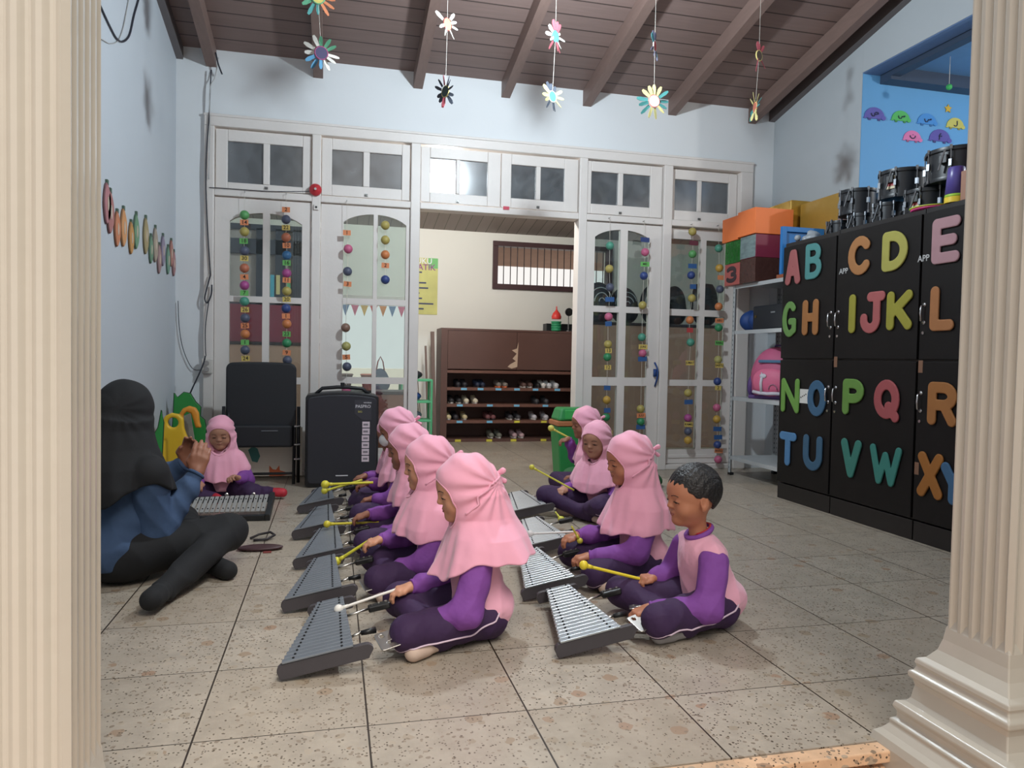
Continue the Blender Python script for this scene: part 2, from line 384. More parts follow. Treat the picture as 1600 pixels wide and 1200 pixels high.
# side walls
def slopewall(x0_, x1_, ya, yb, z0=0.0):
    return [(x0_, ya, z0), (x1_, ya, z0), (x1_, yb, z0), (x0_, yb, z0), (x0_, ya, cz(ya)), (x1_, ya, cz(ya)), (x1_, yb, cz(yb)), (x0_, yb, cz(yb))]
BF = [(3,2,1,0),(4,5,6,7),(0,1,5,4),(1,2,6,5),(2,3,7,6),(3,0,4,7)]
m_ = MB(); m_.add(slopewall(XL-0.15, XL, 1.0, 6.45), BF); struct('wall_left', m_, WALLL)
m_ = MB(); m_.add(slopewall(XR, XR+0.15, 5.105, 6.45), BF); m_.add(slopewall(XR, XR+0.15, 1.0, 5.104, 3.31), BF)
m_.box((XR, 1.0, 0), (XR+0.15, 5.099, 1.6)); m_.box((XR, 1.0, 1.6), (XR+0.15, 2.2, 3.31)); struct('wall_right', m_, WALLR)
# blue reveal of the opening and the blue room behind it
m_ = MB().box((XR+0.001, 2.2, 3.300), (XR+0.15, 5.10, 3.309)); struct('trim_%d' % nb, m_, mat('blue_grey_paint', (92, 118, 156), 0.6)); nb += 1
struct('wall_blue_room', MB().box((XR+0.004, 5.10, 0), (6.6, 5.25, 3.4)).box((6.6, 1.0, 0), (6.7, 5.25, 3.4)), BLUEW)
struct('ceiling_blue_room', MB().box((XR+0.15, 3.0, 3.33), (6.7, 5.25, 3.38)), mat('blue_ceiling', (98, 142, 182), 0.6))
m_ = MB().box((XR+0.16, 4.98, 3.235), (6.6, 5.10, 3.33)).box((XR+0.16, 1.2, 3.26), (XR+0.24, 4.98, 3.33)); struct('trim_%d' % nb, m_, mat('dark_blue_wood', (52, 66, 86), 0.5)); nb += 1
struct('wall_front', MB().box((1.802, 1.40, 0), (XR+.15, 1.54, 4.36)).box((XL-.15, 1.40, 0), (-.702, 1.54, 4.36)), WALLR)
# back wall with the big opening for the door frame
m_ = MB()
m_.box((XL-0.15, 6.30, 2.872), (XR+0.15, 6.45, 3.50)); m_.box((XL-0.15, 6.30, 0), (-1.002, 6.45, 2.872)); m_.box((3.817, 6.30, 0), (XR+0.15, 6.45, 2.872))
struct('wall_back', m_, WALLM)
# wide white door frame (posts, head, mid rail)
FM = MB(); fy0, fy1 = 6.265, 6.40
FM.box((-1.0, fy0, 2.785), (3.815, fy1, 2.87)).box((-1.004, fy0-0.008, 2.858), (3.82, 6.299, 2.880))
posts = [(-1.0, -0.925), (-0.18, -0.11), (0.62, 0.70), (2.105, 2.18), (2.915, 3.0), (3.69, 3.815)]
for a, b in posts: FM.box((a, fy0, 0), (b, fy1, 2.785))
for a, b in zip(posts[:-1], posts[1:]): FM.box((a[1], fy0+0.004, 2.245), (b[0], fy1, 2.30))
for i in (0, 1, 3, 4): FM.box((posts[i][1], fy0+0.01, 0.0), (posts[i+1][0], fy1, 0.045))
o = struct('trim_%d' % nb, FM, WHITE_PAINT, bevel=0.006); nb += 1
# transom sashes with two panes each
def sash(n, xa, xb, panes, z0=2.36, z1=2.685, zb=2.31, zt=2.775, y=6.30):
    m_ = MB(); t = 0.04
    m_.box((xa, y, zb), (panes[0][0], y+t, zt)).box((panes[1][1], y, zb), (xb, y+t, zt))
    m_.box((panes[0][0], y, zb), (panes[1][1], y+t, z0)).box((panes[0][0], y, z1), (panes[1][1], y+t, zt)).box((panes[0][1], y-0.004, z0), (panes[1][0], y+t, z1))
    r = struct('window_%d' % n, m_, WHITE_PAINT, bevel=0.005)
    for a, b in panes: obj('window_pane', MB().box((a, y+0.018, z0), (b, y+0.022, z1)), DUSTY, r)
    lx = (panes[0][1]+panes[1][0])/2; obj('latch', MB().box((lx-.012, y-0.012, zb+.012), (lx+.012, y, zb+.03)).cyl((lx, y-.012, zb+.02), (lx, y-.02, zb+.02), .006), mat('dull_steel', (120, 120, 118), 0.4, 0.8), r)
sash(1, -0.92, -0.185, [(-0.83, -0.56), (-0.51, -0.255)])
sash(2, -0.105, 0.615, [(-0.024, 0.228), (0.28, 0.546)], z0=2.40)
sash(3, 0.705, 1.395, [(0.783, 1.005), (1.038, 1.28)], z0=2.396)
sash(4, 1.40, 2.10, [(1.49, 1.713), (1.754, 1.974)], z0=2.396)
sash(5, 2.185, 2.91, [(2.225, 2.48), (2.526, 2.792)], z0=2.398)
sash(6, 3.005, 3.685, [(3.05, 3.28), (3.318, 3.60)], z0=2.40, y=6.33)
# glazed doors, arched head, two columns and three rows of panes
def door(n, xa, xb, cols, rows, arch=True, y=6.292, zt=2.235, t=0.042, handle=None):
    m_ = MB(); M = FY(0, y+t, 0)
    x0_, x1_ = cols[0][0], cols[-1][1]; ztop = rows[0][1]; zarch = ztop+0.075 if arch else ztop
    m_.box((xa, y, 0.05), (x0_, y+t, zt)).box((x1_, y, 0.05), (xb, y+t, zt)).box((x0_, y, 0.05), (x1_, y+t, rows[-1][0]))
    # arched top rail
    N_ = 14
    for i in range(N_):
        a = x0_+(x1_-x0_)*i/N_; b = x0_+(x1_-x0_)*(i+1)/N_
        def za(x):
            u = (x-(x0_+x1_)/2)/((x1_-x0_)/2); return ztop+(zarch-ztop)*(math.sqrt(max(0, 1.35-u*u))-math.sqrt(0.35))/(math.sqrt(1.35)-math.sqrt(0.35))
        m_.prism([(a, za(a)), (b, za(b)), (b, zt), (a, zt)], M, t)
    for (c0, c1), (d0, d1) in zip(cols[:-1], cols[1:]): m_.box((c1, y-0.004, rows[-1][0]), (d0, y+t, zarch))
    for r0, r1 in zip(rows[:-1], rows[1:]): m_.box((x0_, y-0.003, r1[1]), (x1_, y+t, r0[0]))
    r = struct('door_%d' % n, m_, WHITE_PAINT); 
    for c0, c1 in cols:
        for k, (z0, z1) in enumerate(rows): obj('door_pane', MB().box((c0, y+0.02, z0), (c1, y+0.024, z1+(0.075 if k == 0 and arch else 0))), GLASS, r)
    # bottom panel moulding
    obj('door_panel', MB().box((x0_+0.02, y-0.008, 0.10), (x1_-0.02, y, rows[-1][0]-0.05)), WHITE_PAINT, r, bevel=0.006)
    return r
R3 = [(1.46, 2.10), (0.81, 1.415), (0.22, 0.755)]
door(1, -0.922, -0.183, [(-0.81, -0.558), (-0.505, -0.255)], [(1.46, 2.055), (0.81, 1.412), (0.22, 0.755)])
door(2, -0.107, 0.617, [(0.075, 0.318), (0.352, 0.588)], [(1.475, 2.10), (0.82, 1.425), (0.22, 0.765)])
d3 = door(3, 2.183, 2.912, [(2.268, 2.51), (2.58, 2.80)], [(1.49, 2.105), (0.848, 1.435), (0.22, 0.772)])
obj('blue_cord_handle', MB().tube([(2.87, 6.283, .99), (2.885, 6.262, .95), (2.892, 6.255, .90), (2.888, 6.26, .84), (2.878, 6.283, .77)], .008).box((2.862, 6.262, .86), (2.884, 6.29, .93)), mat('blue_cord', (36, 70, 130), .7), d3, smooth=True)
door(4, 3.002, 3.688, [(3.03, 3.33), (3.385, 3.60)], [(1.49, 2.14), (0.833, 1.43), (0.18, 0.776)], arch=False, y=6.335)
# unseen dark wall added to block sky light, right of the pillars
struct('wall_sky_blocker', MB().box((2.05, -5.0, -0.35), (2.25, 1.25, 4.6)), mat('dark_blocker_wall', (70, 72, 62), .85, var=.2, scale=4))
# ================================================================== back room
YW = 9.05
struct('wall_back_room', MB().box((-2.0, YW, 0), (-0.15, YW+.15, 3.3)).box((-0.15, YW, 0), (0.86, YW+.15, 0.55)).box((-0.15, YW, 1.66), (0.86, YW+.15, 3.3)).box((0.86, YW, 0), (1.97, YW+.15, 3.3))
       .box((1.97, YW, 0), (3.45, YW+.15, 1.90)).box((1.97, YW, 2.43), (3.45, YW+.15, 3.3)).box((3.45, YW, 0), (5.2, YW+.15, 3.3)), BACKW)
struct('wall_back_room_right', MB().box((5.05, 6.45, 0), (5.2, YW, 3.3)), BACKW)
m_ = MB(); m_.add([(-2.0, 6.45, 3.05), (5.2, 6.45, 3.05), (5.2, 9.25, 2.52), (-2.0, 9.25, 2.52), (-2.0, 6.45, 3.10), (5.2, 6.45, 3.10), (5.2, 9.25, 2.58), (-2.0, 9.25, 2.58)], BF)
struct('ceiling_back_room', m_, plank_mat('grey_ceiling_boards', (140, 128, 122), 0, 0.13, 0, 0.008))
# barred window
wf = mat('dark_red_brown_wood', (74, 50, 52), 0.5)
m_ = MB(); wy = YW-0.03
m_.box((1.92, wy, 1.865), (3.50, YW+.1, 1.93)).box((1.92, wy, 2.40), (3.50, YW+.1, 2.46)).box((1.92, wy, 1.93), (1.985, YW+.1, 2.40)).box((3.44, wy, 1.93), (3.50, YW+.1, 2.40))
wn7 = struct('window_7', m_, wf, bevel=0.004)
for i in range(16):
    x = 2.07+i*0.088
    obj('window_bar', MB().cyl((x, YW+.03, 1.925), (x, YW+.03, 2.405), .006, n=8), mat('dark_iron', (50, 40, 40), .5, .5), wn7)
m_ = MB().box((-0.19, YW-.03, .50), (.90, YW+.1, .55)).box((-0.19, YW-.03, 1.66), (.90, YW+.1, 1.72)).box((-0.19, YW-.03, .55), (-.14, YW+.1, 1.66)).box((.85, YW-.03, .55), (.90, YW+.1, 1.66))
wn8 = struct('window_8', m_, WHITE_PAINT, bevel=0.004)  # added opening, stands in for outdoor light reflected in the second door's glass
# sunlit yard wall far beyond the back windows
struct('wall_yard', MB().box((-3, 12.0, 0), (7, 12.2, 0.8)), mat('pale_yard_wall', (236, 226, 214), .8))
struct('floor_yard', MB().box((-4, 9.3, -0.1), (8, 12.2, -0.02)), mat('yard_concrete', (190, 184, 172), .9))
m_ = MB(); m_.add([(-2.0, 9.22, 2.50), (5.2, 9.22, 2.50), (5.2, 10.2, 2.30), (-2.0, 10.2, 2.30), (-2.0, 9.22, 2.55), (5.2, 9.22, 2.55), (5.2, 10.2, 2.35), (-2.0, 10.2, 2.35)], BF)
struct('trim_%d' % nb, m_, mat('weathered_eave_boards', (150, 118, 104), .7, var=.2, scale=8)); nb += 1
# ================================================================== lamp (just above the frame)
t = thing('ceiling_lamp', 'round ceiling bulb lamp hanging from the dark rafters', 'lamp', (1.25, 4.0, 3.2))
obj('bulb', MB().ball((0, 0, -0.14), 0.045, 20, 14), mat('lamp_glass', (235, 245, 255), .3, emit=(205, 230, 255), estr=22), t, smooth=True)
MATS['lamp_glass'].node_tree.nodes['Principled BSDF'].inputs['Alpha'].default_value = 0.15
obj('lamp_holder', MB().lathe([(.012, -.09), (.026, -.085), (.028, -.04), (.02, 0), (.012, .005)]).cyl((0, 0, 0), (0, 0, cz(4.0)-3.2), .005, n=8), WHITE_PAINT, t, smooth=True)
t = thing('ceiling_lamp', 'added fill bulb under the back room ceiling, above the doorway', 'lamp', (1.0, 7.0, 2.95))  # bulb added only to dress the back room fill
obj('bulb', MB().ball((0, 0, -0.22), 0.035, 20, 14), MATS['lamp_glass'], t, smooth=True)
obj('lamp_holder', MB().lathe([(.012, -.19), (.022, -.185), (.022, -.14), (.006, -.12), (.006, .0)]), WHITE_PAINT, t, smooth=True)
t = thing('ceiling_lamp', 'added fill bulb in the blue painted room on the right', 'lamp', (5.3, 3.2, 3.33))  # out-of-view bulb added to go with the blue room fill
obj('bulb', MB().ball((0, 0, -0.40), 0.035, 20, 14), MATS['lamp_glass'], t, smooth=True)
obj('lamp_holder', MB().lathe([(.012, -.37), (.022, -.365), (.022, -.32), (.006, -.30), (.006, .0)]), WHITE_PAINT, t, smooth=True)
# ================================================================== fluted pillars
PIL = mat('cream_gloss_paint', (190, 184, 172), 0.30, var=0.05, scale=5, bump=0.10, bscale=22, coat=0.2)
def pillar(x0_, x1_, y0_, y1_, label, dz=0.0, oo=1.0):
    """square fluted shaft: flutes are concave grooves between rounded ribs"""
    pts = []
    def side(a, b, nrm):
        a = Vector(a); b = Vector(b); n = Vector(nrm); L_ = (b-a).length; k = max(3, round((L_-0.02)/0.036)); K = k*8
        for i in range(K):
            u = i/K; s = 0.008+(L_-0.016)*u; ph = (u*k) % 1.0
            dep = 0.0095*max(0.0, math.sin(PI*min(1, max(0, (ph-0.22)/0.56))))**0.7 if 0.22 < ph < 0.78 else 0
            p = a+(b-a).normalized()*s-n*dep; pts.append((p.x, p.y))
    side((x0_, y0_), (x1_, y0_), (0, -1)); side((x1_, y0_), (x1_, y1_), (1, 0)); side((x1_, y1_), (x0_, y1_), (0, 1)); side((x0_, y1_), (x0_, y0_), (-1, 0))
    r = thing('fluted_pillar', label, 'pillar', ((x0_+x1_)/2, (y0_+y1_)/2, -0.30)); cx, cy_ = (x0_+x1_)/2, (y0_+y1_)/2
    sh = MB(); sh.prism([(x-cx, y-cy_) for x, y in pts], Matrix.Translation((0, 0, 0.55+dz)), 4.0); s_ = obj('shaft', sh, PIL, r); smooth_by_angle(s_, 0.5)
    # moulded base: (outset, z above the floor) profile swept round the square
    prof = [(0.118, -0.30), (0.118, 0.0), (0.112, 0.02), (0.098, 0.032), (0.085, 0.05), (0.086, 0.062), (0.074, 0.07), (0.074, 0.085), (0.082, 0.098), (0.078, 0.112), (0.060, 0.118), (0.052, 0.13),
            (0.046, 0.165), (0.05, 0.18), (0.058, 0.186), (0.058, 0.20), (0.048, 0.206), (0.044, 0.218), (0.048, 0.226), (0.046, 0.236), (0.030, 0.244), (0.012, 0.27), (0.004, 0.30), (0.0, 0.33), (-0.012, 0.36)]
    b = MB(); hx, hy = (x1_-x0_)/2, (y1_-y0_)/2; vs = []
    for o_, z in prof:
        o_ *= oo; z += dz if z > -0.2 else 0
        vs += [(-hx-o_, -hy-o_, z+.30), (hx+o_, -hy-o_, z+.30), (hx+o_, hy+o_, z+.30), (-hx-o_, hy+o_, z+.30)]
    fs = [(3, 2, 1, 0)]
    for j in range(len(prof)-1):
        for i in range(4): fs.append((j*4+i, j*4+(i+1) % 4, (j+1)*4+(i+1) % 4, (j+1)*4+i))
    fs.append(tuple(range(len(vs)-4, len(vs)))); b.add(vs, fs); o = obj('pillar_base', b, PIL, r, bevel=0.003)
    return r
pillar(1.54, 1.80, 1.375, 1.56, 'cream fluted pillar on a moulded base at the right edge of the photo')
pillar(-0.70, -0.428, 1.375, 1.56, 'cream fluted pillar at the left edge of the photo', -0.10, 0.6)
# ================================================================== shared colours
PCOL = dict(green=(88, 178, 92), yellow=(196, 176, 78), slate=(84, 92, 120), redor=(214, 112, 74), magenta=(190, 66, 150), teal=(72, 170, 140), orange=(236, 130, 62), blue=(48, 118, 178), navy=(44, 72, 150),
            pink=(224, 92, 140), dgreen=(44, 160, 96), amber=(222, 168, 50), maroon=(122, 44, 60), brown=(150, 110, 90), olive=(186, 180, 92))
CCOL = dict(o=(238, 138, 84), y=(226, 196, 92), g=(104, 196, 92), b=(40, 92, 160), m=(112, 44, 62), n=(44, 66, 130), r=(200, 60, 60))
def pm(c): return mat('plastic_'+c, tuple((sum(PCOL[c])/3*.22+v*.78)*.92 for v in PCOL[c]), 0.45, var=0.05)
def cm(c): return mat('card_'+c, tuple((sum(CCOL[c])/3*.15+v*.85)*.95 for v in CCOL[c]), 0.7, var=0.05)
CHR_HOOK = mat('small_steel_hook', (150, 150, 150), .4, .8)
STRING = mat('pale_string', (205, 200, 190), .8)
INK = mat('black_ink', (40, 34, 30), .7)
def garland(label, rows, ytop, Yp=6.235):
    x0_ = rows[0][0]; p0 = atY(x0_, ytop, Yp); r = thing('ball_garland', label, 'garland', (p0.x, Yp, p0.z), 0, 'strings of plastic balls and number cards hung in front of the glass doors')
    P = []
    for (x, y, k, c) in rows:
        p = atY(x, y, Yp)-p0; P.append(p)
        if k == 'ball':
            q = pm(c); b = obj('plastic_ball', MB().ball((0, 0, 0), .037, 16, 10), q, r, smooth=True); b.location = (p.x, 0, p.z)
        else:
            wd = .062 if len(k) <= 2 else .085
            b = obj('number_card', MB().box((-wd/2, -.001, -.021), (wd/2, .001, .021)), cm(c), r); b.location = (p.x, -.012, p.z)
            b.rotation_euler = (0, random.uniform(-.06, .06), 0)
            if k.strip(): text('card_text', k, .043 if len(k) <= 2 else .028, FY(0, -.0015, 0), INK if c not in 'bmn' else STRING, b)
    obj('string', MB().tube([(0, 0, 0)]+[(p.x, 0, p.z) for p in P], .0016, 5), STRING, r)
    obj('hook', MB().cyl((0, -.004, 0), (0, 6.293-Yp if ytop > 330 else 6.267-Yp, 0), .003, n=8), CHR_HOOK, r)
def R_(s):
    out = []
    for e in s.split(';'):
        a = e.split(','); out.append((float(a[0]), float(a[1]), a[2] if a[2] == 'ball' else a[2], a[3].strip()))
    return out
garland('string of balls and cards 14 to 24 on the leftmost glass door', R_('382,336,ball,green;382,348,14,o;382,362,ball,yellow;381,377,18,g;382,392,ball,slate;382,404,30,y;382,419,ball,redor;382,433,4,o;382,446,ball,magenta;382,458,7,g;382,471,ball,teal;383,484,26,y;383,497,ball,slate;383,509,25,o;383,522,ball,orange;383,535,1,g;383,547,ball,slate;384,560,24,y'), 299)
garland('string of balls and cards 2, 10, 16, 20 on the leftmost glass door', R_('447,328,2,o;447,343,ball,slate;447,356,22,y;447,371,ball,redor;448,384,10,o;448,399,ball,blue;448,411,16,g;448,427,ball,magenta;448,438,11,o;448,455,ball,yellow;448,468,20,y;447,482,ball,navy;447,494,1,o;448,506,ball,orange;448,522,23,g;448,536,ball,dgreen;448,551,9,o;449,563,ball,slate;445,706,ball,slate;444,718,5,o;444,731,ball,pink'), 302)
garland('ball string with a pink ball and card 3 over the second glass door, left pane', R_('542,364,1,o;544,389,ball,pink;543,424,ball,slate;543,444,3,o;540,512,ball,brown;541,541,ball,olive;541,558,5,o;542,573,ball,slate;541,610,ball,pink'), 313, 6.22)
garland('short string of yellow, orange and blue balls on the second glass door', R_('602,352,ball,yellow;602,375,ball,yellow;602,398,ball,orange;602,415,2,o;602,437,ball,navy'), 345, 6.22)
garland('ball string with card 13, on the door just right of the doorway', R_('953,384,ball,teal;952,420,ball,yellow;953,449,ball,slate;952,468,   ,b;951,495,ball,pink;950,506, ,b;950,538,ball,yellow;950,548,13,y;949,558,ball,dgreen;949,574,12,y;948,606, ,b;948,625,ball,amber;948,641, ,b;947,652,ball,dgreen;951,676,8,y'), 340)
garland('ball string with a navy card on top, beside the blue cord door handle', R_('1007,375,   ,n;1008,394,ball,pink;1007,413,MEI,g;1006,431,ball,navy;1004,477,ball,yellow;1003,527,ball,teal;1004,542,JUNI,y;1004,552,ball,pink;1003,561,   ,b;1001,639,ball,yellow;1001,649,JULI,o;1001,659,ball,dgreen;1000,667,   ,b;1000,690,ball,yellow'), 345)
garland('ball string with yellow JUMAT card, on the rightmost glass door', R_('1082,362,ball,yellow;1083,380,    ,m;1082,397,ball,green;1081,416,   ,b;1080,430,ball,navy;1082,448,  ,b;1081,466,ball,yellow;1078,500,ball,orange;1077,516,  ,r;1079,535,ball,teal;1077,567,JUMAT,y;1075,614,ball,yellow;1075,628,   ,b;1075,653,ball,magenta;1075,663,KAMIS,y;1075,674,ball,slate;1075,688,ball,amber'), 350)
garland('ball string beside the white shelf ending in a pink ball near the floor', R_('1123,388,ball,teal;1124,419,ball,amber;1125,434,  ,o;1125,452,ball,slate;1123,479,ball,orange;1123,501,ABU,o;1123,512,ball,dgreen;1123,536,RABU,g;1122,562,ball,olive;1123,571,SABTU,y;1121,596,ball,navy;1121,606,2,y;1120,637,ball,pink;1120,655,ball,amber;1120,670,   ,b;1121,683,   ,b;1121,695,ball,navy;1122,704,AHAD,o;1122,718,ball,pink'), 352)
# ================================================================== paper suns on strings
SUN = dict(w=(232, 226, 214), r=(206, 78, 92), y=(232, 218, 132), t=(60, 150, 146), g=(84, 170, 124), b=(74, 150, 196), s=(64, 72, 88), o=(232, 130, 78), p=(110, 110, 140), c=(70, 160, 170))
def sm(c): return mat('paper_'+c, tuple((sum(SUN[c])/3*.2+v*.8)*.88 for v in SUN[c]), .8, var=0.04)
def sun(r, loc, yaw, disc, rim, petals, R=.075, tilt=0.0):
    d = MB(); d.cyl((0, .004, 0), (0, -.004, 0), R*.42, n=28)
    o = obj('sun_face', d, mat('paper_disc_%d_%d_%d' % disc, tuple(v*.85 for v in disc), .8), r); o.location = loc; o.rotation_euler = (0, tilt, yaw)
    k = MB(); k.tube([(R*.45*math.cos(a), 0, R*.45*math.sin(a)) for a in [2*PI*i/28 for i in range(28)]], R*.055, 6, True); obj('sun_rim', k, mat('paper_disc_%d_%d_%d' % rim, rim, .8), o, smooth=True)
    n = len(petals)
    for i, c in enumerate(petals):
        if c == '-': continue
        a = PI/2-2*PI*i/n+random.uniform(-.06, .06); e = MB(); L0, L1, wd = R*.5, R*random.uniform(1.15, 1.4), R*.135
        M = Matrix.Rotation(-a, 4, 'Y') @ Matrix.Rotation(random.uniform(-.25, .25), 4, 'Z')
        path = [(L0, -.002, -wd*.8), (L1*.8, -.004, -wd), (L1, -.002, -wd*.5), (L1, .003, wd*.5), (L1*.8, .006, wd), (L0, .002, wd*.8)]
        vs = [M @ Vector((p[0], p[1]+dy, p[2])) for dy in (-.0015, .0015) for p in path]; m6 = len(path)
        e.add(vs, [tuple(range(m6))[::-1], tuple(range(m6, 2*m6))]+[(q, (q+1) % m6, m6+(q+1) % m6, m6+q) for q in range(m6)])
        obj('paper_ray', e, sm(c), o)
def mobile(label, xs, items, Yp=4.75):
    p = [atY(x, y, Yp) for x, y, *_ in items]; top = cz(Yp)-.145
    r = thing('paper_sun_mobile', label, 'mobile', (p[-1].x, Yp, top), 0, 'paired paper suns hanging from the rafters'); o0 = Vector((p[-1].x, Yp, top))
    obj('string', MB().tube([(p[0].x-o0.x, 0, 0)]+[q-o0 for q in p], .0011, 5), STRING, r)
    for q, it in zip(p, items): sun(r, q-o0, it[2], it[3], it[4], it[5], it[6] if len(it) > 6 else .078)
mobile('paper sun mobile on the far left, white and green rays round a purple face', 0, [(497, -4, 0.1, (232, 214, 120), (90, 150, 110), 'ttoooottggtt', .085), (502, 83, .15, (84, 78, 112), (150, 70, 110), 'gggwwwbbbwww', .085)])
mobile('paper sun mobile second from left, white-rayed sun above a dark and red one', 0, [(699, 38, .75, (226, 200, 120), (220, 96, 90), '-www-w-ww-w-'), (696, 143, -1.05, (70, 90, 88), (206, 190, 120), 'rsssssrrssss')])
mobile('middle paper sun mobile, red and white rays above black and yellow rays', 0, [(868, 57, .7, (90, 170, 186), (90, 170, 186), 'rrwwwrrrwwwr'), (863, 151, .55, (88, 156, 220), (200, 190, 170), 'ssyyysssyyys')])
mobile('paper sun mobile with grey rays above a teal and yellow sun with white face', 0, [(1023, 72, .9, (214, 90, 92), (240, 236, 230), 'pp-pc-ppp-cp'), (1022, 158, .05, (250, 250, 246), (220, 130, 120), 'yytttyyytttyy', .088)])
mobile('paper sun mobile on the far right, red rays above an edge-on yellow sun', 0, [(1186, 87, .45, (112, 96, 84), (222, 208, 130), 'rr---rrr---r'), (1180, 168, 1.35, (200, 110, 90), (220, 160, 110), 'yytttyyytty')])
# ================================================================== fruit cutouts on the left wall
FR = [('strawberry', 165, 318, 58, (176, 120, 124), .36), ('red apple', 170, 332, 60, (172, 116, 112), .16), ('orange', 181, 358, 50, (198, 128, 92), .28), ('tangerine', 191, 356, 54, (206, 148, 98), .16), ('papaya', 203, 372, 46, (196, 144, 84), .22), ('avocado', 211, 362, 50, (112, 150, 118), .16),
      ('pineapple', 226, 369, 52, (166, 150, 110), .15), ('mango', 234, 390, 40, (112, 146, 120), .15), ('star fruit', 241, 383, 50, (170, 156, 140), .12), ('plum', 247, 405, 42, (168, 136, 136), .14), ('grape', 253, 392, 44, (150, 140, 160), .10),
      ('pear', 261, 407, 40, (120, 160, 138), .11), ('guava', 266, 396, 38, (184, 128, 116), .11), ('dragon fruit', 270, 412, 36, (176, 130, 130), .10)]
for nm, x, y, hp, col, _ in FR:
    p = atX(x, y, XL); sc = p.y/1154*1.0; hh = hp*sc*0.5; ww = hh*0.46
    r = thing('fruit_cutout', '%s cutout on the left wall, %s' % (['rosy', 'dusty red', 'orange round', 'tan orange', 'ochre yellow', 'green', 'pineapple-like', 'olive green', 'pale striped', 'mauve', 'lilac grey', 'sage pear-like', 'salmon', 'rose grey'][[f[0] for f in FR].index(nm)], {'strawberry': 'first of the row from the pillar'}.get(nm, '%s' % ['', 'second', 'third', 'fourth', 'fifth', 'sixth', 'seventh', 'eighth', 'ninth', 'tenth', 'eleventh', 'twelfth', 'thirteenth', 'fourteenth and last'][[f[0] for f in FR].index(nm)]+' of the row from the pillar')), 'cutout', (XL+.001, p.y, p.z), 0, 'fruit shaped cutouts in a wavy row on the left wall')
    M = frame((0, 0, 0), (0, 1, 0), (0, 0, 1), (1, 0, 0)); pts = [(ww*math.cos(a)*(1+.08*math.cos(2*a)), hh*math.sin(a)*(1+.1*math.cos(3*a))*.92) for a in [2*PI*i/28 for i in range(28)]]
    obj('paper_fruit', MB().prism(pts, M, .012), mat('fruit_'+nm.replace(' ', '_'), col, .7, var=.12, scale=20), r)
    obj('paper_rim', MB().tube([M @ Vector((a*1.0, b*1.0, .006)) for a, b in pts], .006, 6, True), mat('rim_'+nm.replace(' ', '_'), tuple(v*.72 for v in col), .7), r, smooth=True)
    obj('paper_stalk', MB().box((0, -.012, hh*.9), (.012, .012, hh*1.15)), mat('cutout_stalk', (86, 106, 92), .7), r)
    obj('letter_patch', MB().prism([(a*.2, b*.36) for a, b in pts], M, .015), mat('letter_patch', (206, 190, 172), .7), r)
# ================================================================== dark cabinets with foam letters
CAB = mat('black_brown_laminate', (20, 17, 17), 0.5, var=0.12, scale=6, spec=0.25)
CABD = mat('black_brown_laminate_side', (24, 20, 20), 0.45)
CHR = mat('chrome', (190, 190, 192), .22, 1.0)
XF = 3.24
def cabinet(label, ya, yb, top=1.89, mid=1.035):
    r = thing('wooden_cabinet', label, 'cabinet', (3.55, (ya+yb)/2, 0)); yc = (ya+yb)/2; X = lambda x: x-3.55
    b = MB().box((X(XF+.02), ya-yc, .12), (X(4.02), yb-yc, top)).box((X(XF+.05), ya-yc+.003, 0), (X(4.0), yb-yc-.003, .12)); obj('carcass', b, CABD, r, bevel=.003)
    obj('plinth_board', MB().box((X(XF+.012), ya-yc+.002, .0), (X(XF+.049), yb-yc-.002, .115)), CABD, r, bevel=.002)
    for z0, z1, nm in ((.13, mid-.006, 'lower'), (mid+.006, top-.03, 'upper')):
        d = obj('door', MB().box((X(XF), ya-yc+.006, z0), (X(XF+.019), yb-yc-.006, z1)), CAB, r, bevel=.003)
        hz = .80 if nm == 'lower' else 1.30; hy = (ya-yc+.035) if yc > 4.4 else (yb-yc-.035)
        obj('door_handle', MB().tube([(X(XF)+.001, hy, hz+.045), (X(XF)-.022, hy, hz+.04), (X(XF)-.026, hy, hz), (X(XF)-.022, hy, hz-.04), (X(XF)+.001, hy, hz-.045)], .006, 8).cyl((X(XF)+.002, hy, hz+.05), (X(XF)-.004, hy, hz+.05), .012).cyl((X(XF)+.002, hy, hz-.05), (X(XF)-.004, hy, hz-.05), .012), CHR, d, smooth=True)
        k = MB().cyl((X(XF)+.001, hy, hz-.11), (X(XF)-.006, hy, hz-.11), .009, n=14); obj('keyhole', k, CHR, d)
    if yc < 4.2:
        for z in (1.0, .42) if yc < 3.5 else (1.02,):
            obj('worn_hinge_patch', MB().box((X(XF)-.001, yb-yc-.04, z-.035), (X(XF)+.001, yb-yc-.008, z+.035)), mat('bare_wood_patch', (120, 86, 66), .7), r)
    return r
cabinet('tall black-brown cabinet carrying foam letters A, B, G, H, N, O, T, U', 4.285, 4.885)
cabinet('tall black-brown cabinet with foam letters C, D, I, J, K, P, Q, V, W', 3.555, 4.28, 1.895)
cabinet('tall black-brown cabinet with foam letters E, L, R and X beside the pillar', 2.90, 3.55, 1.895)
